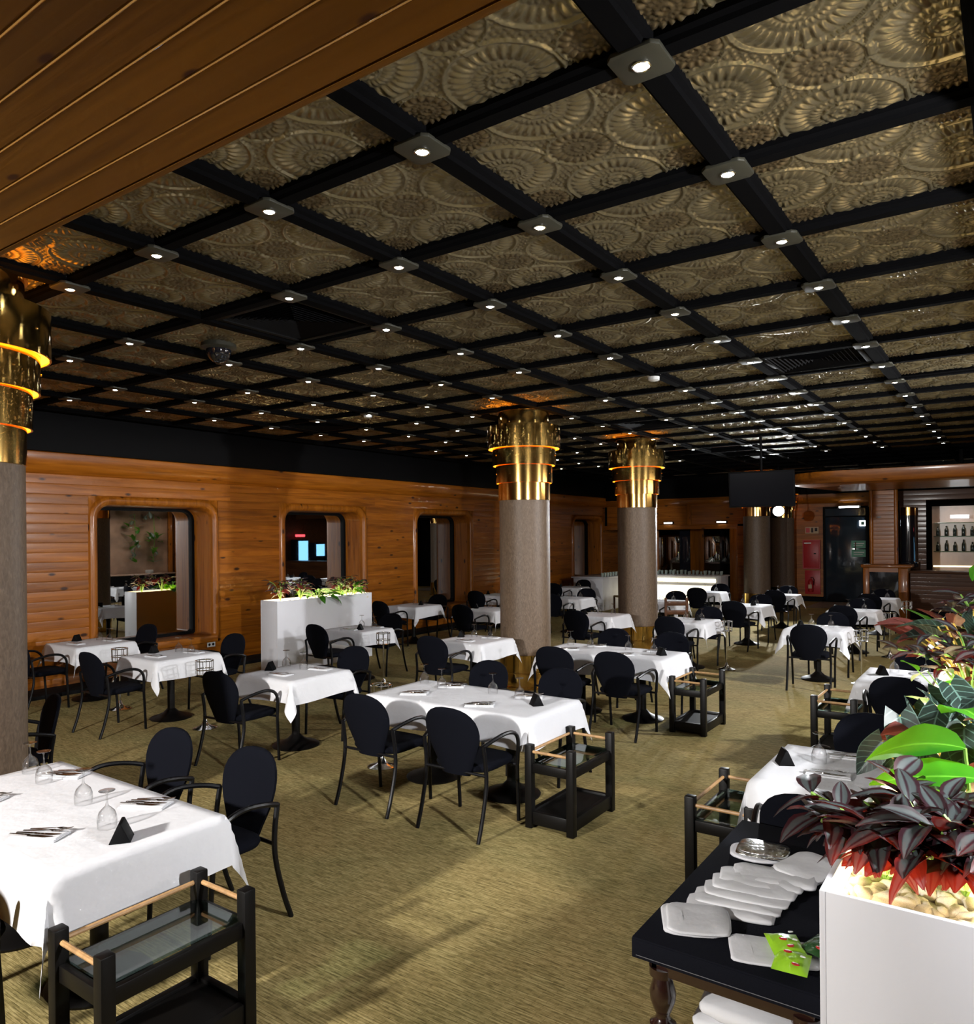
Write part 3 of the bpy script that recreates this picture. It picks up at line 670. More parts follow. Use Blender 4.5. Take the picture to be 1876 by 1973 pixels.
def napkin_mesh():                                                             # a folded napkin pocket, three layers
    m = MB()
    for k, (w_, l_) in enumerate(((.058, .115), (.056, .112), (.040, .110))):
        z = .001 + k * .004
        m.loft([[(-w_ + .002 * s * 0, y, z + h + .002 * math.sin(y * 30 + k)) for (y, h) in ((-l_, 0), (l_, 0), (l_, .0035), (-l_, .0035))], [(w_, y, z + h) for (y, h) in ((-l_, 0), (l_, 0), (l_, .0035), (-l_, .0035))]] if False else
               [[(-w_, -l_, z), (-w_, l_, z), (-w_, l_, z + .0035), (-w_, -l_, z + .0035)], [(0, -l_, z + .001), (0, l_, z + .001), (0, l_, z + .006), (0, -l_, z + .006)], [(w_, -l_, z), (w_, l_, z), (w_, l_, z + .0035), (w_, -l_, z + .0035)]], True, True, True)
    return m.mesh('folded_napkin', M['linen'], smooth=60, fixn=True)
NAPKIN = napkin_mesh()
TENT = MB().prism([(-.045, 0), (.045, 0), (.006, .085), (-.006, .085)], -.05, .05, 1).mesh('table_sign', M['black'], bevel=.003)
ZT = .7285
ALL = {}
def glass(x, y, label): tag(inst('wine_glass', GLASS, None, (x, y, ZT), (0, 0, 0)), label, 'wine glass', 'upturned wine glasses')
def setting(x, y, rz, where, n=1):
    """a folded napkin with cutlery; rz turns it so that the forks point to local +y"""
    tag(inst('folded_napkin', NAPKIN, None, (x, y, ZT), (0, 0, rz)), 'white folded napkin, ' + where, 'napkin', 'folded napkins on the tables')
    c, s_ = math.cos(rz), math.sin(rz)
    items = [(FORK, 'fork', -.022, -.02, .06), (KNIFE, 'knife', .024, -.05, -.05)]
    if n > 1: items += [(FORK, 'fork', -.042, .0, .12), (KNIFE, 'knife', .006, -.03, -.0)]
    cnt = {}
    for me, nm, dx, dy, da in items:
        cnt[nm] = cnt.get(nm, 0) + 1
        w_ = ('outer ' if cnt[nm] == 2 else ('inner ' if n > 1 else '')) + 'steel %s, ' % nm
        px = dx; py = dy - .07
        o = inst(nm, me, None, (x + px * c - py * s_, y + px * s_ + py * c, ZT + .015), (0, 0, rz + da))
        tag(o, w_ + where, nm, 'cutlery laid on the napkins')
def tent(x, y, rz, where): tag(inst('table_sign', TENT, None, (x, y, ZT), (0, 0, rz)), 'small black tent-shaped sign ' + where, 'table sign', 'black table signs')
# ---- trolley
def make_cart(mirror=1):
    t = empty('serving_trolley'); hx, hy = .165, .30; p = .028
    for sx in (-1, 1):
        for sy in (-1, 1): box('post', M['cartblk'], (sx * hx - p, sx * hx + p, sy * hy - p, sy * hy + p, 0, .585), t, bevel=.006)
    for sx in (-1, 1):
        box('side_rail', M['cartblk'], (sx * hx - .014, sx * hx + .014, -hy + p, hy - p, .39, .455), t, bevel=.004)
        box('bottom_rail', M['cartblk'], (sx * hx - .018, sx * hx + .018, -hy + p, hy - p, .03, .12), t, bevel=.004)
    for sy in (-1, 1):
        box('end_rail', M['cartblk'], (-hx + p, hx - p, sy * hy - .014, sy * hy + .014, .39, .455), t, bevel=.004)
        box('bottom_rail', M['cartblk'], (-hx + p, hx - p, sy * hy - .018, sy * hy + .018, .03, .12), t, bevel=.004)
        MB().tube([(-hx + p, sy * hy, .535), (hx - p, sy * hy, .535)], .0105, 8).build('dowel', M['oak'], t)
    MB().tube([(-hx, -hy + p, .535), (-hx, hy - p, .535)], .0105, 8).build('dowel', M['oak'], t)
    box('bottom_shelf', M['cartblk'], (-hx + .012, hx - .012, -hy + .012, hy - .012, .085, .105), t)
    box('glass_shelf', M['shelfglass'], (-hx + .016, hx - .016, -hy + .016, hy - .016, .456, .466), t, smooth=0)
    return t
CART = make_cart(); CU = False
def cart(x, y, rz, label):
    global CU
    o = copy_tree(CART) if CU else CART; CU = True
    o.location = (x, y, 0); o.rotation_euler = (0, 0, rz); tag(o, label, 'trolley', 'black wooden trolleys')
# ---- chrome bottle stand
def make_stand():
    t = empty('bottle_stand')
    MB().lathe([(.001, 0), (.125, 0), (.128, .008), (.11, .016), (.06, .03), (.035, .05), (.02, .09), (.012, .11)], 28).build('base', M['chrome'], t, smooth=40)
    MB().tube([(0, 0, .09), (0, 0, .585)], .011, 10).build('pole', M['chrome'], t)
    MB().lathe([(.001, .58), (.085, .582), (.09, .588), (.085, .594), (.001, .596)], 24).build('tray', M['chrome'], t)
    for z in (.64, .735):
        MB().tube([(.092 * math.cos(a), .092 * math.sin(a), z) for a in [2 * PI * k / 24 for k in range(25)]], .006, 6).build('ring', M['chrome'], t)
    for k in range(8):
        a = 2 * PI * k / 8; MB().tube([(.088 * math.cos(a), .088 * math.sin(a), .59), (.092 * math.cos(a), .092 * math.sin(a), .738)], .0045, 6).build('bar', M['chrome'], t)
    return t
STAND = make_stand(); SU = False
def stand(x, y, label):
    global SU
    o = copy_tree(STAND) if SU else STAND; SU = True
    o.location = (x, y, 0); tag(o, label, 'bottle stand', 'chrome bottle stands beside the tables')

# ================================================================= the tables
rj = random.Random(3)
def lay_small(x0, x1, y0, y1, where, near=True, far=True, noff=.24, foff=.15, ov=.21, detail=2, chairs=None, tentpos=None, gl=((-.12, .18), (.14, .17)), sets=((0.02, -.2), (.12, .22))):
    wx, wy = x1 - x0, y1 - y0; cx, cy = (x0 + x1) / 2, (y0 + y1) / 2
    t = make_table(wx, wy, (0,)); t.location = (cx, cy, 0); tag(t, 'white-clothed ' + where.replace('the ', '', 1) , 'table', 'small dining tables')
    tag(inst('tablecloth', cloth_mesh(wx, wy, ov, int(abs(x0 * 70 + y0 * 13))), None, (cx, cy, 0)), 'white tablecloth hanging in points over ' + where, 'tablecloth', 'white tablecloths')
    if near: chair(cx + rj.uniform(-.04, .06), y0 - noff, rj.uniform(-.1, .1), 'black armchair on the near side of ' + where)
    if far: chair(cx + rj.uniform(-.03, .06), y1 + foff, PI + rj.uniform(-.1, .1), 'black armchair on the far side of ' + where)
    for k, (dx, dy) in enumerate(gl): glass(cx + dx, cy + dy, ('left-hand' if k == 0 else 'right-hand') + ' wine glass upturned on ' + where)
    if detail:
        for k, (dx, dy) in enumerate(sets): setting(cx + dx, cy + dy, -PI / 2 + .12 + (.1 if k else 0), ('near side, ' if k == 0 else 'far side, ') + where, 1)
    tx, ty = tentpos or (-.28, -.04); tent(cx + tx, cy + ty, .5, 'on ' + where)
def lay_long(x0, x1, y0, y1, where, nears, fars, noff, foff, ov, glasses, sets, tentp, n=2, rz=0):
    wx, wy = x1 - x0, y1 - y0; cx, cy = (x0 + x1) / 2, (y0 + y1) / 2
    t = make_table(wx, wy, (-wx / 4, wx / 4)); t.location = (cx, cy, 0); tag(t, 'white-clothed ' + where.replace('the ', '', 1) + ', on two pedestals', 'table', 'long dining tables')
    tag(inst('tablecloth', cloth_mesh(wx, wy, ov, int(abs(x0 * 70 + y0 * 13))), None, (cx, cy, 0)), 'long white tablecloth over ' + where, 'tablecloth', 'white tablecloths')
    for k, x in enumerate(nears): chair(x, y0 - noff, rj.uniform(-.05, .05), 'black armchair, near %s seat of %s' % (('left', 'right')[k] if len(nears) > 1 else 'side', where))
    for k, x in enumerate(fars): chair(x, y1 + foff, PI + rj.uniform(-.06, .06), 'black armchair, far %s seat of %s' % (('left', 'right')[k], where))
    nm = ['leftmost', 'second from left', 'third from left', 'rightmost']
    for k, (x, y) in enumerate(glasses): glass(x, y, '%s upturned wine glass on %s' % (nm[k], where))
    for k, (x, y) in enumerate(sets): setting(x, y, -PI / 2 + .5 if n == 2 else -PI / 2 + .15, '%s of %s' % (['near left', 'near right', 'far left', 'far right'][k], where), n)
    tent(tentp[0], tentp[1], .9, 'on ' + where)
T1 = 'the long table in the left foreground'
lay_long(-4.70, -3.11, 1.43, 2.23, T1, [-3.62], [-4.27, -3.50], .24, .17, .24, [(-4.70 + .09, 2.02), (-4.36, 1.98), (-3.84, 1.93), (-3.43, 1.83)], [(-4.33, 1.66), (-3.58, 1.60), (-4.38, 2.10), (-3.55, 2.09)], (-3.235, 1.79))
T2 = 'the long table in front of the middle column'
lay_long(-4.50, -2.89, 4.63, 5.40, T2, [-4.03, -3.21], [-4.08, -3.31], .23, .14, .22, [(-4.40, 5.27), (-4.11, 5.16), (-3.61, 5.22), (-3.31, 5.17)], [(-4.16, 4.85), (-3.44, 4.79), (-4.08, 5.26), (-3.28, 5.26)], (-3.08, 5.05))
T9 = 'the long table right of the middle column'
lay_long(-4.55, -3.04, 7.52, 8.24, T9, [-4.05, -3.34], [-4.15, -3.38], .25, .17, .22, [(-4.42, 8.06), (-4.12, 8.0), (-3.66, 8.05), (-3.32, 7.98)], [(-4.25, 7.72), (-3.55, 7.68), (-4.1, 8.12), (-3.35, 8.12)], (-3.2, 7.9))
lay_small(-6.23, -5.48, 4.65, 5.40, 'the small table left of the long middle one', tentpos=(-.29, -.07), gl=((-.31, .15), (-.05, .15)))
lay_small(-8.33, -7.61, 4.62, 5.40, 'the small table before the first wall mirror')
lay_small(-10.22, -9.43, 4.68, 5.42, 'the small table against the boarded wall')
lay_small(-8.22, -7.48, 7.62, 8.24, 'the small table beside the white plant box', tentpos=(.12, -.1))
lay_small(-6.10, -5.36, 7.50, 8.22, 'the small table just left of the middle column', far=False, tentpos=(-.28, .1))
lay_small(-1.18, -.47, 4.15, 4.97, 'the small table next to the near plant box', noff=.25, foff=.15, tentpos=(-.27, -.03), gl=((-.11, .10), (.18, .15)), sets=((-.02, -.12), (.02, .3)))
lay_small(-1.18, -.47, 7.50, 8.26, 'the small table behind the plants at the right', tentpos=(-.2, .0))
lay_small(-10.0, -9.25, 10.85, 11.60, 'the small table behind the white plant box', detail=0, tentpos=(.1, .1))
lay_small(-8.25, -7.55, 11.0, 11.7, 'the table between plant box and middle column', detail=0)
lay_small(-6.05, -5.34, 11.1, 11.8, 'the table framed by both brass-topped columns', far=False, detail=0)
lay_small(-4.50, -3.78, 10.98, 11.72, 'the table just right of the second column', detail=0, tentpos=(.1, .1))
lay_small(-2.65, -1.91, 10.98, 11.72, 'the lone small table in the right aisle', noff=.30, detail=1, tentpos=(-.25, .1))
lay_small(-10.0, -9.28, 13.85, 14.6, 'the wall table one row behind the plant box', detail=0)
lay_small(-8.15, -7.45, 13.9, 14.6, 'the far table left of the second column', detail=0)
lay_small(-6.15, -5.44, 14.1, 14.8, 'the far table right behind the second column', detail=0)
lay_small(-4.48, -3.77, 13.95, 14.7, 'the far table below the television', detail=0, tentpos=(.1, .1))
lay_small(-2.66, -1.91, 13.95, 14.6, 'the second table of the right aisle', detail=0)
lay_small(-9.80, -9.10, 16.95, 17.6, 'the last table beside the mirrored wall', detail=0)
lay_small(-6.20, -5.50, 17.0, 17.55, 'the last table in front of the lit buffet', detail=0)
lay_small(-4.55, -3.86, 17.0, 17.5, 'the last table in front of the dark columns', detail=0)
lay_small(-2.62, -1.94, 16.8, 17.4, 'the right aisle table nearest the bar', detail=0)
chair(-6.06, 2.50, PI - .25, 'black armchair facing the viewer, beside the column at the left edge')
cart(-2.815, 1.70, 0, 'black trolley with glass shelf in the left foreground')
cart(-2.65, 4.82, 0, 'black trolley with glass shelf at the end of the long middle table')
cart(-2.77, 7.83, 0, 'black trolley at the end of the long table right of the column')
cart(-1.34, 4.42, 0, 'black trolley beside the small table by the near plant box')
cart(-1.34, 7.60, 0, 'black trolley half hidden behind the right-hand plants')
for x, y, lb in ((-8.90, 4.92, 'beside the table against the boarded wall'), (-7.21, 4.93, 'beside the table in front of the first mirror'), (-7.15, 7.69, 'beside the table at the white plant box'), (-4.66, 4.98, 'at the left end of the long middle table'),
                 (-3.60, 11.45, 'in front of the tables below the television'), (-1.70, 13.98, 'in the middle of the right aisle, tall and thin'), (-1.72, 16.5, 'by the bar, farthest away'), (-1.72, 11.3, 'beside the lone table of the right aisle')):
    stand(x, y, 'chrome pedestal bottle stand ' + lb)

# ================================================================= plant boxes
def leaf_mesh(nm, mat, w_=.19, bend=.30, cup=.10, heart=False, nl=9, nw=4):
    """leaf along +y, length 1, bending down, centre line folded"""
    vs = []; uv = []
    for i in range(nl + 1):
        v = i / nl
        if heart: wid = w_ * (1.0 if v < .05 else 1) * (math.sin(PI * min(1, (v * .86 + .16))) ** .8) * (1.18 - .4 * v)
        else: wid = w_ * (math.sin(PI * (v * .97 + .015)) ** .75) * (1.12 - .3 * v)
        for k in range(nw * 2 + 1):
            u = -1 + k / nw; y = v - (.17 * abs(u) if heart and v < .2 else 0) * (1 - v / .2 if heart and v < .2 else 0)
            z = -bend * v * v + cup * abs(u) * wid * 2 + .012 * math.sin(v * 16) * u * u
            vs.append((u * wid, y, z)); uv.append(((u + 1) / 2, v))
    n = nw * 2 + 1
    fs = [(i * n + k, i * n + k + 1, (i + 1) * n + k + 1, (i + 1) * n + k) for i in range(nl) for k in range(n - 1)]
    return MB().add(vs, fs).mesh(nm, mat, smooth=80, uv=uv)
LZ = [leaf_mesh('zebra_leaf', M['zebra'], .25, b, .16, nl=7, nw=3) for b in (.15, .35, .6)]
LA = [leaf_mesh('veined_leaf', M['aloc'], .30, b, .14, True) for b in (.1, .25)]
LG = [leaf_mesh('green_leaf', M['gleaf'], .26, b, .10) for b in (.25, .5)]
LR = [leaf_mesh('russet_leaf', M['rleaf'], .30, b, .12, True) for b in (.15, .35)]
LV = [leaf_mesh('silver_leaf', M['vleaf'], .27, b, .10) for b in (.2, .4)]
def place_leaf(parent, me, p, az, pitch, roll, L): return inst('leaf', me, parent, p, (pitch, roll, az), (L, L, L))
def plant(name, loc, label, group, leaves, mat_stem, n, L, height, spread, rnd, stem_r=.004, aim=None, pitch=(.1, .9), zmin=.35):
    t = empty(name, loc); tag(t, label, 'plant', group)
    for k in range(n):
        a = rnd.uniform(0, 2 * PI) if aim is None else rnd.gauss(aim, .8); d = rnd.random() ** .6 * spread; h = height * rnd.uniform(zmin, 1) * (1 - .35 * d / spread)
        p = Vector((math.cos(a) * d, math.sin(a) * d, h))
        l = L * rnd.uniform(.75, 1.2)
        MB().tube(arc_pts([(p.x * .15, p.y * .15, -.02), (p.x * .5, p.y * .5, h * .6), tuple(p)], 3), [stem_r] * 7, 5).build('stem', mat_stem, t)
        place_leaf(t, rnd.choice(leaves), tuple(p), a - PI / 2 + rnd.uniform(-.6, .6), rnd.uniform(*pitch) * rnd.choice((1, 1, -.35)), rnd.uniform(-.5, .5), l)
    return t
def zebra_plant(loc, label, group, rnd, n_stem, L, H, spread, per=6):
    """low mound: leafy shoots whose leaves sit in alternate whorls"""
    t = empty('wandering_plant', loc); tag(t, label, 'plant', group)
    for k in range(n_stem):
        a = 2 * PI * k / n_stem + rnd.uniform(-.4, .4); d = spread * rnd.uniform(.25, 1); h = H * rnd.uniform(.45, 1)
        tip = Vector((math.cos(a) * d, math.sin(a) * d, h))
        path = arc_pts([(0, 0, -.02), (tip.x * .45, tip.y * .45, h * .75), tuple(tip)], 4)
        MB().tube(path, [.006] * len(path), 5).build('stem', M['gstem'], t)
        for q in range(per):
            f = .45 + .55 * q / (per - 1); p = path[min(len(path) - 1, int(f * (len(path) - 1)))]
            place_leaf(t, rnd.choice(LZ), tuple(p), a - PI / 2 + (q % 2 - .5) * 2.0 + rnd.uniform(-.6, .6) + (0 if q < per - 1 else 0), rnd.uniform(-.15, .75), rnd.uniform(-.4, .4), L * rnd.uniform(.75, 1.15))
    return t
def planter(x0, x1, y0, y1, zt, label, nm):
    t = empty('plant_box', ((x0 + x1) / 2, (y0 + y1) / 2, 0)); tag(t, label, 'planter', 'white plant boxes'); cx, cy = t.location[:2]
    th = .016
    for a in ((x0, x0 + th, y0, y1), (x1 - th, x1, y0, y1), (x0 + th, x1 - th, y0, y0 + th), (x0 + th, x1 - th, y1 - th, y1)):
        box('side_panel', M['white'], (a[0] - cx, a[1] - cx, a[2] - cy, a[3] - cy, 0, zt), t, bevel=.002)
    box('soil_tray', M['pebble'], (x0 + th - cx, x1 - th - cx, y0 + th - cy, y1 - th - cy, zt - .12, zt - .085), t)
    for sx in (x0 + .03, x1 - .03): box('light_strip', M['strip'], (sx - .006 - cx, sx + .006 - cx, y0 + .06 - cy, y1 - .06 - cy, zt - .040, zt - .030), t)
    for sy in (y0 + .03, y1 - .03): box('light_strip', M['strip'], (x0 + .06 - cx, x1 - .06 - cx, sy - .006 - cy, sy + .006 - cy, zt - .040, zt - .030), t)
    return t
def strip_light(x, y, z, sx, sy, watt, parent, col=(1, .74, .40)):
    l = bpy.data.lights.new('strip_light', 'AREA'); l.shape = 'RECTANGLE'; l.size = sx; l.size_y = sy; l.energy = watt; l.color = col
    o = bpy.data.objects.new('strip_light', l); C.objects.link(o); o.parent = parent; o.location = (x - parent.location.x, y - parent.location.y, z); o.rotation_euler = (PI, 0, 0)
PEB = []
for k in range(4):
    bm = bmesh.new(); bmesh.ops.create_icosphere(bm, subdivisions=2, radius=1)
    rr = random.Random(40 + k)
    for v in bm.verts: v.co = Vector((v.co.x * 1.2, v.co.y * .9, v.co.z * .7)) * rr.uniform(.85, 1.12)
    me = bpy.data.meshes.new('pebble'); bm.to_mesh(me); bm.free(); me.polygons.foreach_set('use_smooth', [True] * len(me.polygons)); me.materials.append(M['pebble']); PEB.append(me)
def pebbles(t, x0, x1, y0, y1, z, n, r, rnd):
    for k in range(n):
        q = r * rnd.uniform(.6, 1.25)
        inst('pebble', rnd.choice(PEB), t, (rnd.uniform(x0, x1) - t.location.x, rnd.uniform(y0, y1) - t.location.y, z + q * .3), (rnd.uniform(0, 6), rnd.uniform(-.4, .4), rnd.uniform(0, 6)), (q, q, q))
# --- near plant box at the right
pb = planter(-.435, -.035, 2.15, 6.7, 1.10, 'long white plant box with lit pebbles at the right front edge', 'near')
r1 = random.Random(11)
pebbles(pb, -.41, -.06, 2.18, 3.0, 1.015, 210, .030, r1); pebbles(pb, -.41, -.06, 3.0, 6.6, 1.015, 80, .04, r1)
strip_light(-.235, 2.45, 1.06, .30, .5, 6, pb); strip_light(-.235, 4.6, 1.06, .30, 3.6, 13, pb)
G1 = 'plants in the near plant box'
zebra_plant((-.315, 2.46, 1.05), 'dark purple striped plant spilling over the front left corner of the near plant box', G1, r1, 16, .14, .19, .23, 7)
zebra_plant((-.23, 2.62, 1.05), 'dark purple striped plant in the middle of the front mound in the near box', G1, r1, 14, .14, .22, .24, 7)
zebra_plant((-.12, 2.47, 1.06), 'dark purple striped plant at the right edge of the near plant box', G1, r1, 15, .14, .21, .17, 7)
bl = empty('broadleaf_plant', (-.12, 2.98, 1.04)); tag(bl, 'bright green broad-leaved plant behind the purple ones in the near box', 'plant', G1)
for (x, y, z, az, pt, rl, L, b) in ((-.02, -.05, .30, 1.25, .05, -.5, .36, 1), (.04, -.1, .22, 1.6, .0, -.3, .34, 0), (.0, -.08, .16, 2.3, -.05, .5, .30, 1), (-.02, -.1, .12, 1.1, .2, .2, .24, 0), (.06, .0, .33, -.4, .2, .3, .34, 1), (.08, -.1, .20, -1.2, .1, -.2, .34, 0), (.02, .1, .36, .4, .3, 0, .30, 1), (.05, -.15, .10, 3.0, -.1, .3, .22, 1)):
    MB().tube(arc_pts([(0, 0, -.03), (x * .6, y * .6, z * .6), (x, y, z)], 3), [.006] * 7, 5).build('stem', M['gstem'], bl); place_leaf(bl, LG[b], (x, y, z), az, pt, rl, L)
vp = empty('veined_plant', (-.20, 3.45, .93)); vp.scale = (.9, .9, .95); tag(vp, 'dark arrow-leaved plant with pale veins in the near plant box', 'plant', G1)
for (x, y, z, az, pt, rl, L) in ((-.20, -.08, .42, PI + .25, -1.05, .15, .24), (-.27, -.06, .30, PI - .2, -1.25, -.55, .19), (-.14, -.10, .28, PI + .75, -.75, .1, .27), (-.05, -.06, .46, PI - .5, -.8, .2, .24), (.04, -.06, .40, PI + .2, -.7, -.2, .25),
                                 (-.10, .06, .50, PI + 1.1, -.5, .1, .22), (-.24, .0, .22, PI + .1, -1.1, .3, .16), (.08, .04, .50, PI - .9, -.5, .0, .24), (-.02, .10, .54, PI + .5, -.6, .2, .22), (-.16, .05, .44, PI + .9, -.9, -.2, .22), (.02, -.12, .30, PI - .1, -.6, .2, .22)):
    MB().tube(arc_pts([(x * .15, y * .15, -.02), (x * .75, y * .6, z * .75), (x, y, z)], 4), [.005] * 9, 6).build('stem', M['stem'], vp); place_leaf(vp, LA[0], (x, y, z), az, pt, rl, L)
plant('russet_plant', (-.13, 3.42, 1.0), 'russet-leaved plant on yellow stems in the near plant box', G1, LR, M['stem'], 24, .17, .40, .22, r1, .005, pitch=(.0, .9))
plant('leafy_plant', (-.20, 4.30, 1.06), 'green plant with thin bright shoots in the middle of the near plant box', G1, LG, M['gstem'], 9, .13, .46, .28, r1, .003)
zebra_plant((-.2, 4.75, 1.16), 'dark purple mound in the middle of the near plant box', G1, r1, 12, .15, .40, .34, 6)
plant('veined_plant', (-.2, 5.1, 1.06), 'farther arrow-leaved plant with pale veins in the near plant box', G1, LA, M['stem'], 14, .24, .62, .36, r1, .005, pitch=(.1, .9))
plant('russet_plant', (-.2, 5.5, 1.06), 'farther russet plant in the near plant box', G1, LR, M['stem'], 18, .19, .68, .36, r1, .005)
zebra_plant((-.2, 5.9, 1.2), 'farthest dark purple mound of the near plant box', G1, r1, 12, .16, .55, .36, 6)
plant('silver_plant', (-.16, 6.25, 1.06), 'silvery pale-leaved plant at the far end of the near plant box', G1, LV + LG, M['gstem'], 18, .22, .85, .34, r1, .005)
# --- plant box by the mirrored wall
pa = planter(-9.56, -9.17, 7.53, 9.58, 1.10, 'white plant box with glowing plants in front of the second wall mirror', 'wall')
r2 = random.Random(5)
pebbles(pa, -9.53, -9.2, 7.56, 9.55, 1.015, 60, .04, r2)
strip_light(-9.365, 8.55, 1.06, .30, 1.85, 14, pa)
G2 = 'plants in the white box by the wall'
for k, (y, n) in enumerate(((7.75, 9), (8.15, 10), (9.0, 9), (9.35, 8))):
    zebra_plant((-9.36, y, 1.10), ['dark purple plant at the left end of the white wall box', 'dark purple plant second from the left in the white wall box', 'dark purple plant right of the middle of the white wall box', 'dark purple plant at the right end of the white wall box'][k], G2, r2, n, .13, .30, .24, 5)
plant('fern_plant', (-9.27, 8.42, 1.05), 'glowing green plant hanging over the middle of the white wall box', G2, LG, M['gstem'], 24, .20, .22, .26, r2, pitch=(-.2, 1.2))
plant('fern_plant', (-9.30, 9.12, 1.05), 'glowing green plant near the right end of the white wall box', G2, LG, M['gstem'], 18, .18, .22, .22, r2, pitch=(-.1, 1.0))

# ================================================================= side table in the right foreground
st = empty('side_table', (-.72, 2.92, 0)); tag(st, 'dark mahogany side table under a black cloth in the right foreground', 'table')
x0, x1, y0, y1 = -.31, .26, -.60, .60
box('apron', M['mahog'], (x0 + .03, x1 - .03, y0 + .03, y0 + .055, .60, .69), st, bevel=.004); box('apron', M['mahog'], (x0 + .03, x0 + .055, y0 + .03, y1 - .03, .60, .69), st, bevel=.004)
box('apron', M['mahog'], (x0 + .03, x1 - .03, y1 - .055, y1 - .03, .60, .69), st, bevel=.004); box('tabletop', M['mahog'], (x0 + .01, x1 - .01, y0 + .01, y1 - .01, .69, .715), st, bevel=.008)
for sx in (x0 + .06, x1 - .06):
    for sy in (y0 + .06, y1 - .06):
        MB().lathe([(.030, .0), (.034, .03), (.022, .06), (.028, .10), (.034, .25), (.040, .36), (.042, .395), (.044, .40), (.044, .43), (.026, .445), (.022, .46), (.030, .475), (.042, .51), (.044, .535), (.034, .57), (.030, .585), (.044, .592), (.044, .62), (.001, .62)], 20).build('leg', M['mahog'], st, loc=(sx, sy, 0), smooth=45)
bc = MB().box(-.325, .275, -.615, .615, .7165, .728); bc.box(-.327, -.321, -.615, .615, .66, .722); bc.box(-.325, .275, -.617, -.611, .66, .722)
bco = bc.build('black_tablecloth', M['darkcloth'], None, loc=(-.72, 2.92, 0), bevel=.004); tag(bco, 'black cloth with grey stitching on the side table in the right foreground', 'tablecloth')
MB().tube([(-.329, -.6, .672), (-.329, .6, .672)], .0012, 5).build('stitching', M['stitch'], bco); MB().tube([(-.31, -.6185, .672), (.27, -.6185, .672)], .0012, 5).build('stitching', M['stitch'], bco)
ZB = .729
def linen(sx, sy, th, layers, nm, seed, mat='linen', r=.4):
    """a soft folded piece of linen: rounded outline, swelling top"""
    rr = random.Random(seed); m = MB()
    for l in range(layers):
        loops = []; n = 24; ox, oy = rr.uniform(-.012, .012), rr.uniform(-.012, .012); zz = l * th
        for (k, z) in ((.94, 0), (1, th * .25), (1, th * .7), (.93, th), (.5, th * 1.12)):
            lp = []
            for q in range(n):
                a = 2 * PI * q / n; c, s_ = math.cos(a), math.sin(a); wob = 1 + .025 * math.sin(3 * a + seed + l) + .02 * math.sin(7 * a + l)
                lp.append((ox + sx * k * wob * math.copysign(abs(c) ** r, c), oy + sy * k * wob * math.copysign(abs(s_) ** r, s_), zz + z * (1 + .25 * math.sin(2 * a + seed))))
            loops.append(lp)
        m.loft(loops, True, True, True)
    return m.mesh(nm, M[mat], smooth=70, fixn=True)
def put(nm, me, x, y, z, rz, label, cat, group=None): return tag(inst(nm, me, None, (x, y, z), (0, 0, rz)), label, cat, group)
GN = 'folded napkins on the side table'
put('folded_napkin', linen(.105, .105, .012, 2, 'napkin_pad', 1), -.90, 2.50, ZB, .4, 'white folded napkin on its own at the front left of the black cloth', 'napkin', GN)
put('folded_napkin', linen(.135, .085, .011, 1, 'napkin_open', 2), -.64, 2.44, ZB, .35, 'white napkin spread under the green wrapped sweets', 'napkin', GN)
for k in range(6):
    put('folded_napkin', linen(.15, .075, .013, 1, 'napkin_row', 10 + k), -.83 + .012 * k, 2.66 + .06 * k, ZB + .004 * k, .18, ['first', 'second', 'third', 'fourth', 'fifth', 'sixth'][k] + ' napkin from the front in the overlapping row on the black cloth', 'napkin', GN)
put('folded_napkin', linen(.10, .13, .012, 2, 'napkin_back', 31), -.66, 3.10, ZB + .012, -.3, 'white napkin lying across the foil tray on the black cloth', 'napkin', GN)
tr = put('foil_tray', linen(.11, .085, .016, 1, 'foil_tray', 33, 'white', .8), -.88, 3.17, ZB, .1, 'white tray wrapped in silver foil at the back of the black cloth', 'tray')
inst('foil_sheet', linen(.10, .075, .010, 2, 'foil_sheet', 34, 'foil', .5), tr, (.02, .0, .016))
def packet(x, y, rz, mat, label, n, seed):
    rr_ = random.Random(seed); bg = empty('sweet_packet', (x, y, ZB + .013), rz); tag(bg, label, 'packet', 'wrapped sweets on the napkin')
    m = MB(); N = 9                                                           # a crinkled pillow bag with a toothed seam
    for top in (1, -1):
        pts = [[(-.05 + .10 * i / N, -.065 + .13 * j / N, top * .5 * .034 * math.sin(PI * i / N) ** .6 * math.sin(PI * j / N) ** .6 * rr_.uniform(.75, 1.2) + .018) for j in range(N + 1)] for i in range(N + 1)]
        m.add([p for r_ in pts for p in r_], [(i * (N + 1) + j, (i + 1) * (N + 1) + j, (i + 1) * (N + 1) + j + 1, i * (N + 1) + j + 1) if top > 0 else (i * (N + 1) + j + 1, (i + 1) * (N + 1) + j + 1, (i + 1) * (N + 1) + j, i * (N + 1) + j) for i in range(N) for j in range(N)])
    wr = m.build('wrapper', M[mat], bg, smooth=25)
    for k in range(n):
        a, b = rr_.uniform(-.028, .028), -.045 + .09 * (k + .5) / n
        inst('print', PRINT[k % 2], wr, (a, b, .0365), (0, 0, rr_.uniform(-.4, .4)))
PRINT = [linen(.012, .008, .002, 1, 'print', 52, 'redprint', 1), linen(.008, .004, .002, 1, 'print', 53, 'pvc', .6)]
packet(-.60, 2.47, .5, 'lime', 'bright lime green packet of sweets with red print, left one on the napkin', 4, 1)
packet(-.56, 2.38, .1, 'lime', 'bright lime green packet of sweets with red print, nearest the table edge', 3, 2)
packet(-.50, 2.52, -.3, 'dgreen', 'dark green packet of sweets half behind the white plant box', 4, 3)
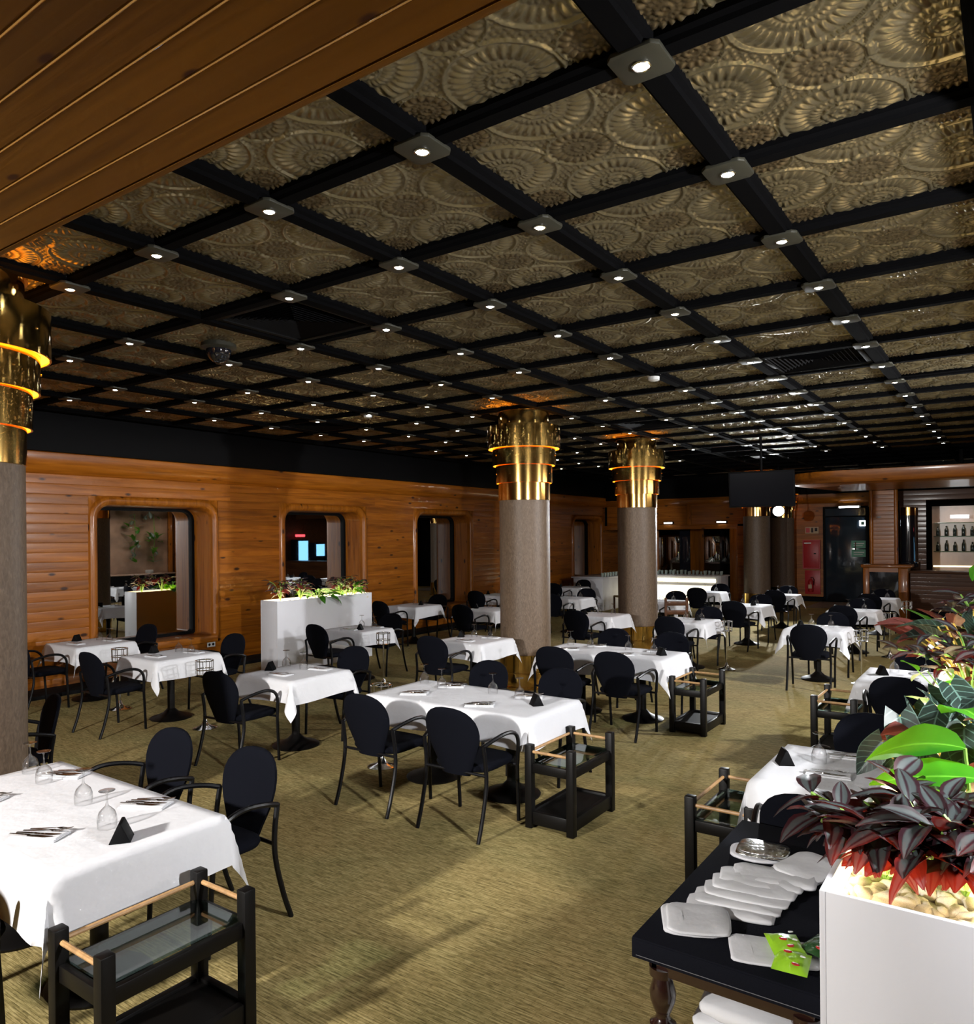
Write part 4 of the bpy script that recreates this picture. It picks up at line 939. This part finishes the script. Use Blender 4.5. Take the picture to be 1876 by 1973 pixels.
put('glass_dish', MB().lathe([(.001, .004), (.05, .004), (.062, .02), (.066, .045), (.062, .045), (.058, .02), (.001, .008)], 24).mesh('glass_dish', M['glass'], smooth=45), -.52, 2.98, ZB, 0, 'small glass dish behind the napkins next to the plant box', 'dish')
for k in range(11):
    put('folded_linen', linen(.19, .22, .042, 1, 'linen_pile', 70 + k, 'linen', .35), -.70 + .006 * (k % 3), 2.64 - .008 * (k % 2), .002 + k * .046, .05 * (k % 3), ['lowest', 'second', 'third', 'fourth', 'fifth', 'sixth', 'seventh', 'eighth', 'ninth', 'tenth', 'top'][k] + ' folded white cloth of the pile under the side table', 'linen', 'pile of linen under the side table')

# ================================================================= far end
# ---- buffet counter with a glowing front
bf = empty('buffet_counter', (-8.0, 21.0, 0)); tag(bf, 'white buffet counter with a glowing recessed front at the far end', 'counter')
box('carcass', M['white'], (-1.6, 1.25, .06, .7, 0, .86), bf, bevel=.01); box('countertop', M['white'], (-1.65, 1.28, -.02, .75, .86, .90), bf, bevel=.01)
box('glow_panel', M['cream'], (-1.5, 1.05, .045, .058, .08, .60), bf); box('glow_strip', M['cream'], (-1.5, 1.10, .03, .058, .70, .80), bf, bevel=.006)
bf2 = empty('serving_counter', (-9.75, 18.6, 0)); tag(bf2, 'white serving counter along the mirrored wall left of the second column', 'counter')
box('carcass', M['white'], (-.35, .55, 0, 2.3, 0, .88), bf2, bevel=.01); box('countertop', M['white'], (-.4, .6, -.04, 2.3, .88, .92), bf2, bevel=.01)
CUP = MB().lathe([(.03, 0), (.034, .02), (.042, .10), (.040, .10), (.031, .022), (.001, .012)], 12).mesh('drinking_glass', M['cup'], smooth=50)
rr = random.Random(2)
for k in range(34): tag(inst('drinking_glass', CUP, None, (-9.35 + .078 * k + rr.uniform(-.01, .01), 21.15 + .14 * (k % 3) + rr.uniform(-.02, .02), .90), (0, 0, 0), (1, 1, rr.uniform(.9, 1.35))), 'greenish drinking glass on the lit buffet, %s row, %s from the left' % (('front', 'middle', 'back')[k % 3], ORD[k // 3]), 'drinking glass', 'drinking glasses on the buffet')
for k in range(12): tag(inst('drinking_glass', CUP, None, (-9.28, 18.75 + .17 * k, .92), (0, 0, 0), (.9, .9, 1.1)), '%s drinking glass along the serving counter by the mirrored wall' % ORD[k], 'drinking glass', 'drinking glasses on the serving counter')
for x, lb in ((-8.62, 'left'), (-7.0, 'right')):
    l = empty('tube_lamp', (x, YA - .10, 2.42)); tag(l, 'short bright tube lamp above the buffet opening, %s one' % lb, 'lamp'); box('tube', M['cool'], (-.13, .13, -.03, 0, -.02, .02), l, bevel=.006); box('housing', M['black'], (-.15, .15, 0, .09, -.03, .04), l)
# wooden chair and straw seat near the serving counter
def woodchair(x, y, rz, label):
    t = empty('wooden_chair', (x, y, 0), rz); tag(t, label, 'chair')
    for sx in (-.19, .19):
        box('leg', M['darkpine'], (sx - .02, sx + .02, .16, .2, 0, .44), t); box('leg', M['darkpine'], (sx - .02, sx + .02, -.2, -.16, 0, .92), t)
    box('seat', M['straw'], (-.21, .21, -.18, .2, .43, .47), t, bevel=.01)
    for z in (.62, .78): box('back_rail', M['darkpine'], (-.18, .18, -.195, -.17, z, z + .08), t, bevel=.006)
woodchair(-8.45, 18.3, 2.4, 'wooden chair with a straw seat near the serving counter'); woodchair(-5.1, 13.2, .6, 'pale straw-seated wooden chair between the tables below the television')
# ---- canopy over the bar
cn = empty('bar_canopy', (-.9, 17, 0)); tag(cn, 'varnished wooden canopy with a rounded end over the bar', 'canopy')
def canopy_loop(z, g, h0):
    pts = [(3.1, 0 - g)]; n = 8
    for k in range(n + 1):
        a = R(90 * k / n); pts.append((-2.15 - 1.0 * math.sin(a) - g, .85 - (.85 + g) * math.cos(a)))
    pts += [(-2.6, 3.4), (3.1, 3.4)]
    return [(x, y, z) for x, y in pts]
MB().loft([canopy_loop(3.10, -.10, 0), canopy_loop(3.12, -.03, 0), canopy_loop(3.17, 0, 0), canopy_loop(3.36, 0, 0), canopy_loop(3.37, -.02, 0)], True, True, True).build('fascia', M['pineX'], cn, smooth=40, fixn=True)
for k in range(16): inst('ceiling_board', BOARDX, cn, (-2.6, .62 + k * .17, 3.098), (PI / 2, 0, 0), (5.6, .006, .165))
MB().tube([(0, 1.5, 3.37), (0, 1.5, ZC)], .04).build('hanger', M['black'], cn)
# ---- wooden pillar, podium, bar
pl = empty('bar_pillar', (-2.62, 20.6, 0)); tag(pl, 'boarded wooden pillar above the dark hatch left of the bar', 'pillar')
n = 18
for k in range(n): inst('board', BOARDX, pl, (-.24, 0, 1.3 + k * .1), (0, 0, 0), (.48, .0015, .0995))
box('core', M['darkpine'], (-.24, .24, .01, .48, 1.3, 3.1), pl)
for sx in (-.27, .27): MB().tube([(sx, .0, 1.3), (sx, .0, 3.1)], .045, 12).build('corner_post', M['pineZ'], pl)
pd = empty('bar_hatch', (-2.55, 20.2, 0)); tag(pd, 'wooden hatch cabinet with a black panel left of the bar counter', 'cabinet')
box('top', M['pineX'], (-.52, .55, -.05, .7, 1.22, 1.30), pd, bevel=.02); box('side', M['pineZ'], (-.48, -.34, 0, .6, 0, 1.22), pd, bevel=.02); box('side', M['pineZ'], (.28, .48, 0, .6, 0, 1.22), pd, bevel=.02)
box('panel', M['bmirror'], (-.34, .28, .06, .1, .1, 1.15), pd); box('rail', M['pineX'], (-.34, .28, .0, .1, 1.12, 1.22), pd); box('plinth', M['blackmat'], (-.34, .28, .02, .5, 0, .1), pd)
br = empty('bar_counter', (0, 20.5, 0)); tag(br, 'dark boarded bar counter at the right far end', 'bar')
n = 9
for k in range(n): inst('board', BOARDD, br, (-2.05, 0, .2 + k * .1), (0, 0, 0), (4.15, .0015, .0995))
box('core', M['blackmat'], (-2.05, 2.12, .012, .5, 0, 1.08), br); box('countertop', M['darkpine'], (-2.08, 2.12, -.08, .6, 1.09, 1.15), br, bevel=.02)
wbar = struct(box('wall_bar', M['blackmat'], (-2.0, XR, 21.34, 21.4, 2.86, ZC), smooth=0))
n = 5
boards_x(wbar, -2.4, XR - .1, 21.3, 2.86, 3.1, BOARDD); boards_x(wbar, -2.36, -1.78, 21.3, 1.15, 2.86, BOARDD)
bc_ = empty('wall_cylinder', (-2.14, 21.05, 1.22)); tag(bc_, 'dark round clad post with brass top between pillar and bar opening', 'post')
MB().lathe([(.20, .0), (.215, .02), (.215, .12), (.17, .14), (.165, 1.28)], 28).build('cladding', M['bmirror'], bc_, smooth=40); MB().lathe([(.172, 1.26), (.172, 1.46), (.001, 1.462)], 28).build('brass_cap', M['brass'], bc_)
wbb = struct(box('wall_bar_back', M['marble'], (-1.8, XR, 23.2, 23.26, .9, 2.75)))
for z in (1.55, 1.95, 2.3): box('shelf', M['shelfglass'], (-1.75, 1.6, 22.9, 23.19, z, z + .015), wbb)
BOT = MB().lathe([(.001, 0), (.036, 0), (.038, .01), (.038, .16), (.03, .19), (.013, .22), (.012, .28), (.001, .28)], 12).mesh('bottle', M['bottle'], smooth=45)
for r_, z in enumerate((1.566, 1.966)):
    for k in range(16): tag(inst('bottle', BOT, None, (-1.66 + .19 * k, 23.05, z), (0, 0, 0), (1.1, 1.1, rr.uniform(.85, 1.1))), '%s dark bottle from the left on the %s shelf behind the bar' % (ORD[k], ('lower', 'upper')[r_]), 'bottle', 'bottles behind the bar')
for k, (yy, z0, hh, ww) in enumerate(((21.35, 1.0, .95, .5), (22.3, 1.3, .5, .45), (22.95, 1.05, .4, .40))):
    fr_ = empty('drinks_fridge', (XR - .28, yy, z0)); tag(fr_, ['left', 'middle', 'right'][k] + ' glowing blue drinks fridge behind the bar, seen in the second wall mirror', 'fridge', 'drinks fridges')
    fc = box('cabinet', M['black'], (-.2, .22, -ww / 2 - .04, ww / 2 + .04, -.06, hh + .06), fr_, bevel=.01); box('lit_door', M['blue'], (-.215, -.2, -ww / 2, ww / 2, 0, hh), fc)
    box('stand', M['blackmat'], (-.2, .22, -.2, .2, -z0, -.06), fr_)
rs = empty('lit_sign', (XR - .3, 21.35, 2.12)); tag(rs, 'small red and white lit sign over the fridge, seen in the second mirror', 'sign'); box('light_box', M['redglow'], (-.02, .02, -.25, .25, 0, .10), rs, bevel=.01); box('wall_arm', M['black'], (.02, .29, -.02, .02, .03, .07), rs)
box('glow_shelf', M['yel'], (-1.75, -.4, 22.8, 22.86, 1.16, 1.20), wbb); box('bar_lamp', M['cool'], (-1.35, -.95, 22.6, 22.7, 2.42, 2.5), wbb)
l = bpy.data.lights.new('bar_light', 'AREA'); l.shape = 'RECTANGLE'; l.size = 2.6; l.size_y = .3; l.energy = 16; l.color = (1, .82, .68); lo = bpy.data.objects.new('bar_light', l); C.objects.link(lo); lo.location = (-.6, 22.4, 2.7)
# ---- things on the far wall
rc = empty('hose_cabinet', (-5.08, YF - .02, 1.02)); tag(rc, 'red fire hose cabinet on the wooden wall left of the dark door', 'cabinet'); cd = box('cabinet_door', M['red'], (-.20, .24, -.10, 0, 0, .82), rc, bevel=.008); box('frame', M['red'], (-.23, .27, -.08, .01, -.03, .85), rc); box('knob', M['black'], (.10, .16, -.12, -.10, .42, .45), cd); box('lettering', M['pvc'], (-.18, .02, -.103, -.10, .73, .77), cd)
rb = empty('extinguisher_board', (-5.04, YF - .02, .22)); tag(rb, 'red board behind the fire extinguisher below the hose cabinet', 'board'); box('board', M['red'], (-.22, .22, -.02, 0, 0, .72), rb, bevel=.004)
ex = empty('fire_extinguisher', (-5.08, YF - .13, .30)); tag(ex, 'fire extinguisher hanging on the red board', 'fire extinguisher'); cy_ = MB().lathe([(.001, 0), (.07, 0), (.075, .02), (.075, .30), (.05, .36), (.02, .38), (.02, .42), (.001, .42)], 18).build('cylinder', M['extg'], ex); box('label', M['sign'], (-.05, .05, -.078, -.07, .10, .22), cy_); MB().tube([(0, 0, .42), (.06, 0, .44), (.1, -.02, .36), (.09, -.03, .2)], .01, 6).build('hose', M['black'], ex)
sg = empty('wall_sign', (-5.05, YF - .03, 2.06)); tag(sg, 'small framed pictogram sign on the wood above the red cabinet', 'sign'); box('panel', M['sign'], (-.19, .19, -.012, 0, 0, .20), sg); box('pictogram', M['redprint'], (-.17, -.06, -.016, -.012, .03, .17), sg); box('pictogram', M['mahog'], (-.02, .04, -.016, -.012, .03, .17), sg); box('pictogram', M['mahog'], (.08, .16, -.016, -.012, .07, .17), sg)
for z, lb in ((1.62, 'upper'), (1.36, 'lower')):
    g_ = empty('notice', (-3.76, YF - .02, z)); tag(g_, lb + ' green notice on the dark far door', 'sign'); box('card', M['greensign'], (-.2, .2, -.006, 0, 0, .22), g_); box('text_line', M['pvc'], (-.14, .14, -.009, -.006, .12, .15), g_); box('text_line', M['pvc'], (-.14, .10, -.009, -.006, .06, .08), g_)
n_ = empty('white_notice', (-3.66, YF - .02, 2.27)); tag(n_, 'small white lit notice at the top right of the dark door', 'sign'); box('card', M['cool'], (-.08, .08, -.006, 0, 0, .16), n_); box('pictogram', M['greensign'], (-.04, .05, -.009, -.006, .03, .13), n_)
dl = empty('door_lamp', (-3.95, YF - .12, 2.84)); tag(dl, 'bright tube lamp over the dark far door', 'lamp'); box('tube', M['cool'], (-.32, .22, -.04, 0, -.03, .02), dl, bevel=.008); box('housing', M['plate'], (-.36, .26, 0, .10, -.03, .03), dl)
so = empty('wall_socket', (XL + .012, 7.50, .33)); tag(so, 'white double wall socket low on the boarded wall', 'socket'); box('plate', M['pvc'], (0, .012, -.075, .075, -.04, .04), so, bevel=.003)
for q in (-.035, .035): MB().lathe([(.022, 0), (.02, .003), (.001, .002)], 12).build('outlet', M['blackmat'], so, loc=(.0122, q, 0), rot=(0, PI / 2, 0))
box('light_housing', M['black'], (-4.6, -4.4, 16.3, 16.8, ZC - .08, ZC - .01), ceil)
# ---- right side of the room, seen only in the mirrors
sb = empty('service_counter', (XR - .66, 12.2, 0)); tag(sb, 'service counter along the right wall, seen in the first wall mirror', 'counter'); box('carcass', M['blackmat'], (.05, .63, -3.6, 3.2, 0, .86), sb); box('countertop', M['marble'], (0, .63, -3.65, 3.25, .86, .90), sb, bevel=.01)
PLT = MB().lathe([(.001, .0), (.07, .0), (.13, .018), (.128, .022), (.07, .006), (.001, .006)], 20).mesh('plate', M['pvc'], smooth=50)
for k in range(8): tag(inst('plate', PLT, None, (XR - .35, 14.6, .902 + k * .012)), '%s white plate from below in the stack on the mirrored service counter' % ORD[k], 'plate', 'stack of plates on the service counter')
wd = struct(box('wall_right_panel', M['darkpine'], (XR - .05, XR, 15.5, YF, .0, ZC), smooth=0))
for yy in (15.5, 15.75, 17.2): box('panel_post', M['pineZ'], (XR - .12, XR - .05, yy, yy + .12, .0, 3.2), wd)
r3 = random.Random(9)
for yy, n, lb in ((12.9, 26, 'left'), (14.2, 30, 'middle'), (14.9, 26, 'right')):
    t = empty('hanging_plant', (XR - .12, yy, 2.9)); tag(t, '%s trailing green plant on the pinkish wall, seen in the first mirror' % lb, 'plant', 'trailing plants on the right wall')
    for k in range(n):
        z = -r3.random() ** .8 * 1.7; place_leaf(t, r3.choice(LG + LV), (r3.uniform(-.12, .06), r3.uniform(-.35, .35) * (1 + z / 2.2), z), r3.uniform(0, 6), r3.uniform(.3, 1.4), 0, .26)
    MB().tube([(0, 0, .05), (-.03, .03, -.7), (0, -.02, -1.6)], .012, 6).build('stem', M['gstem'], t)
l = bpy.data.lights.new('counter_light', 'AREA'); l.shape = 'RECTANGLE'; l.size = .3; l.size_y = 4; l.energy = 60; l.color = (1, .86, .74); lo = bpy.data.objects.new('counter_light', l); C.objects.link(lo); lo.location = (XR - .9, 13.6, 3.3); lo.rotation_euler = (0, R(28), 0)
# unused prototypes never stay in the scene
for o in (CHAIR, CART, STAND): pass
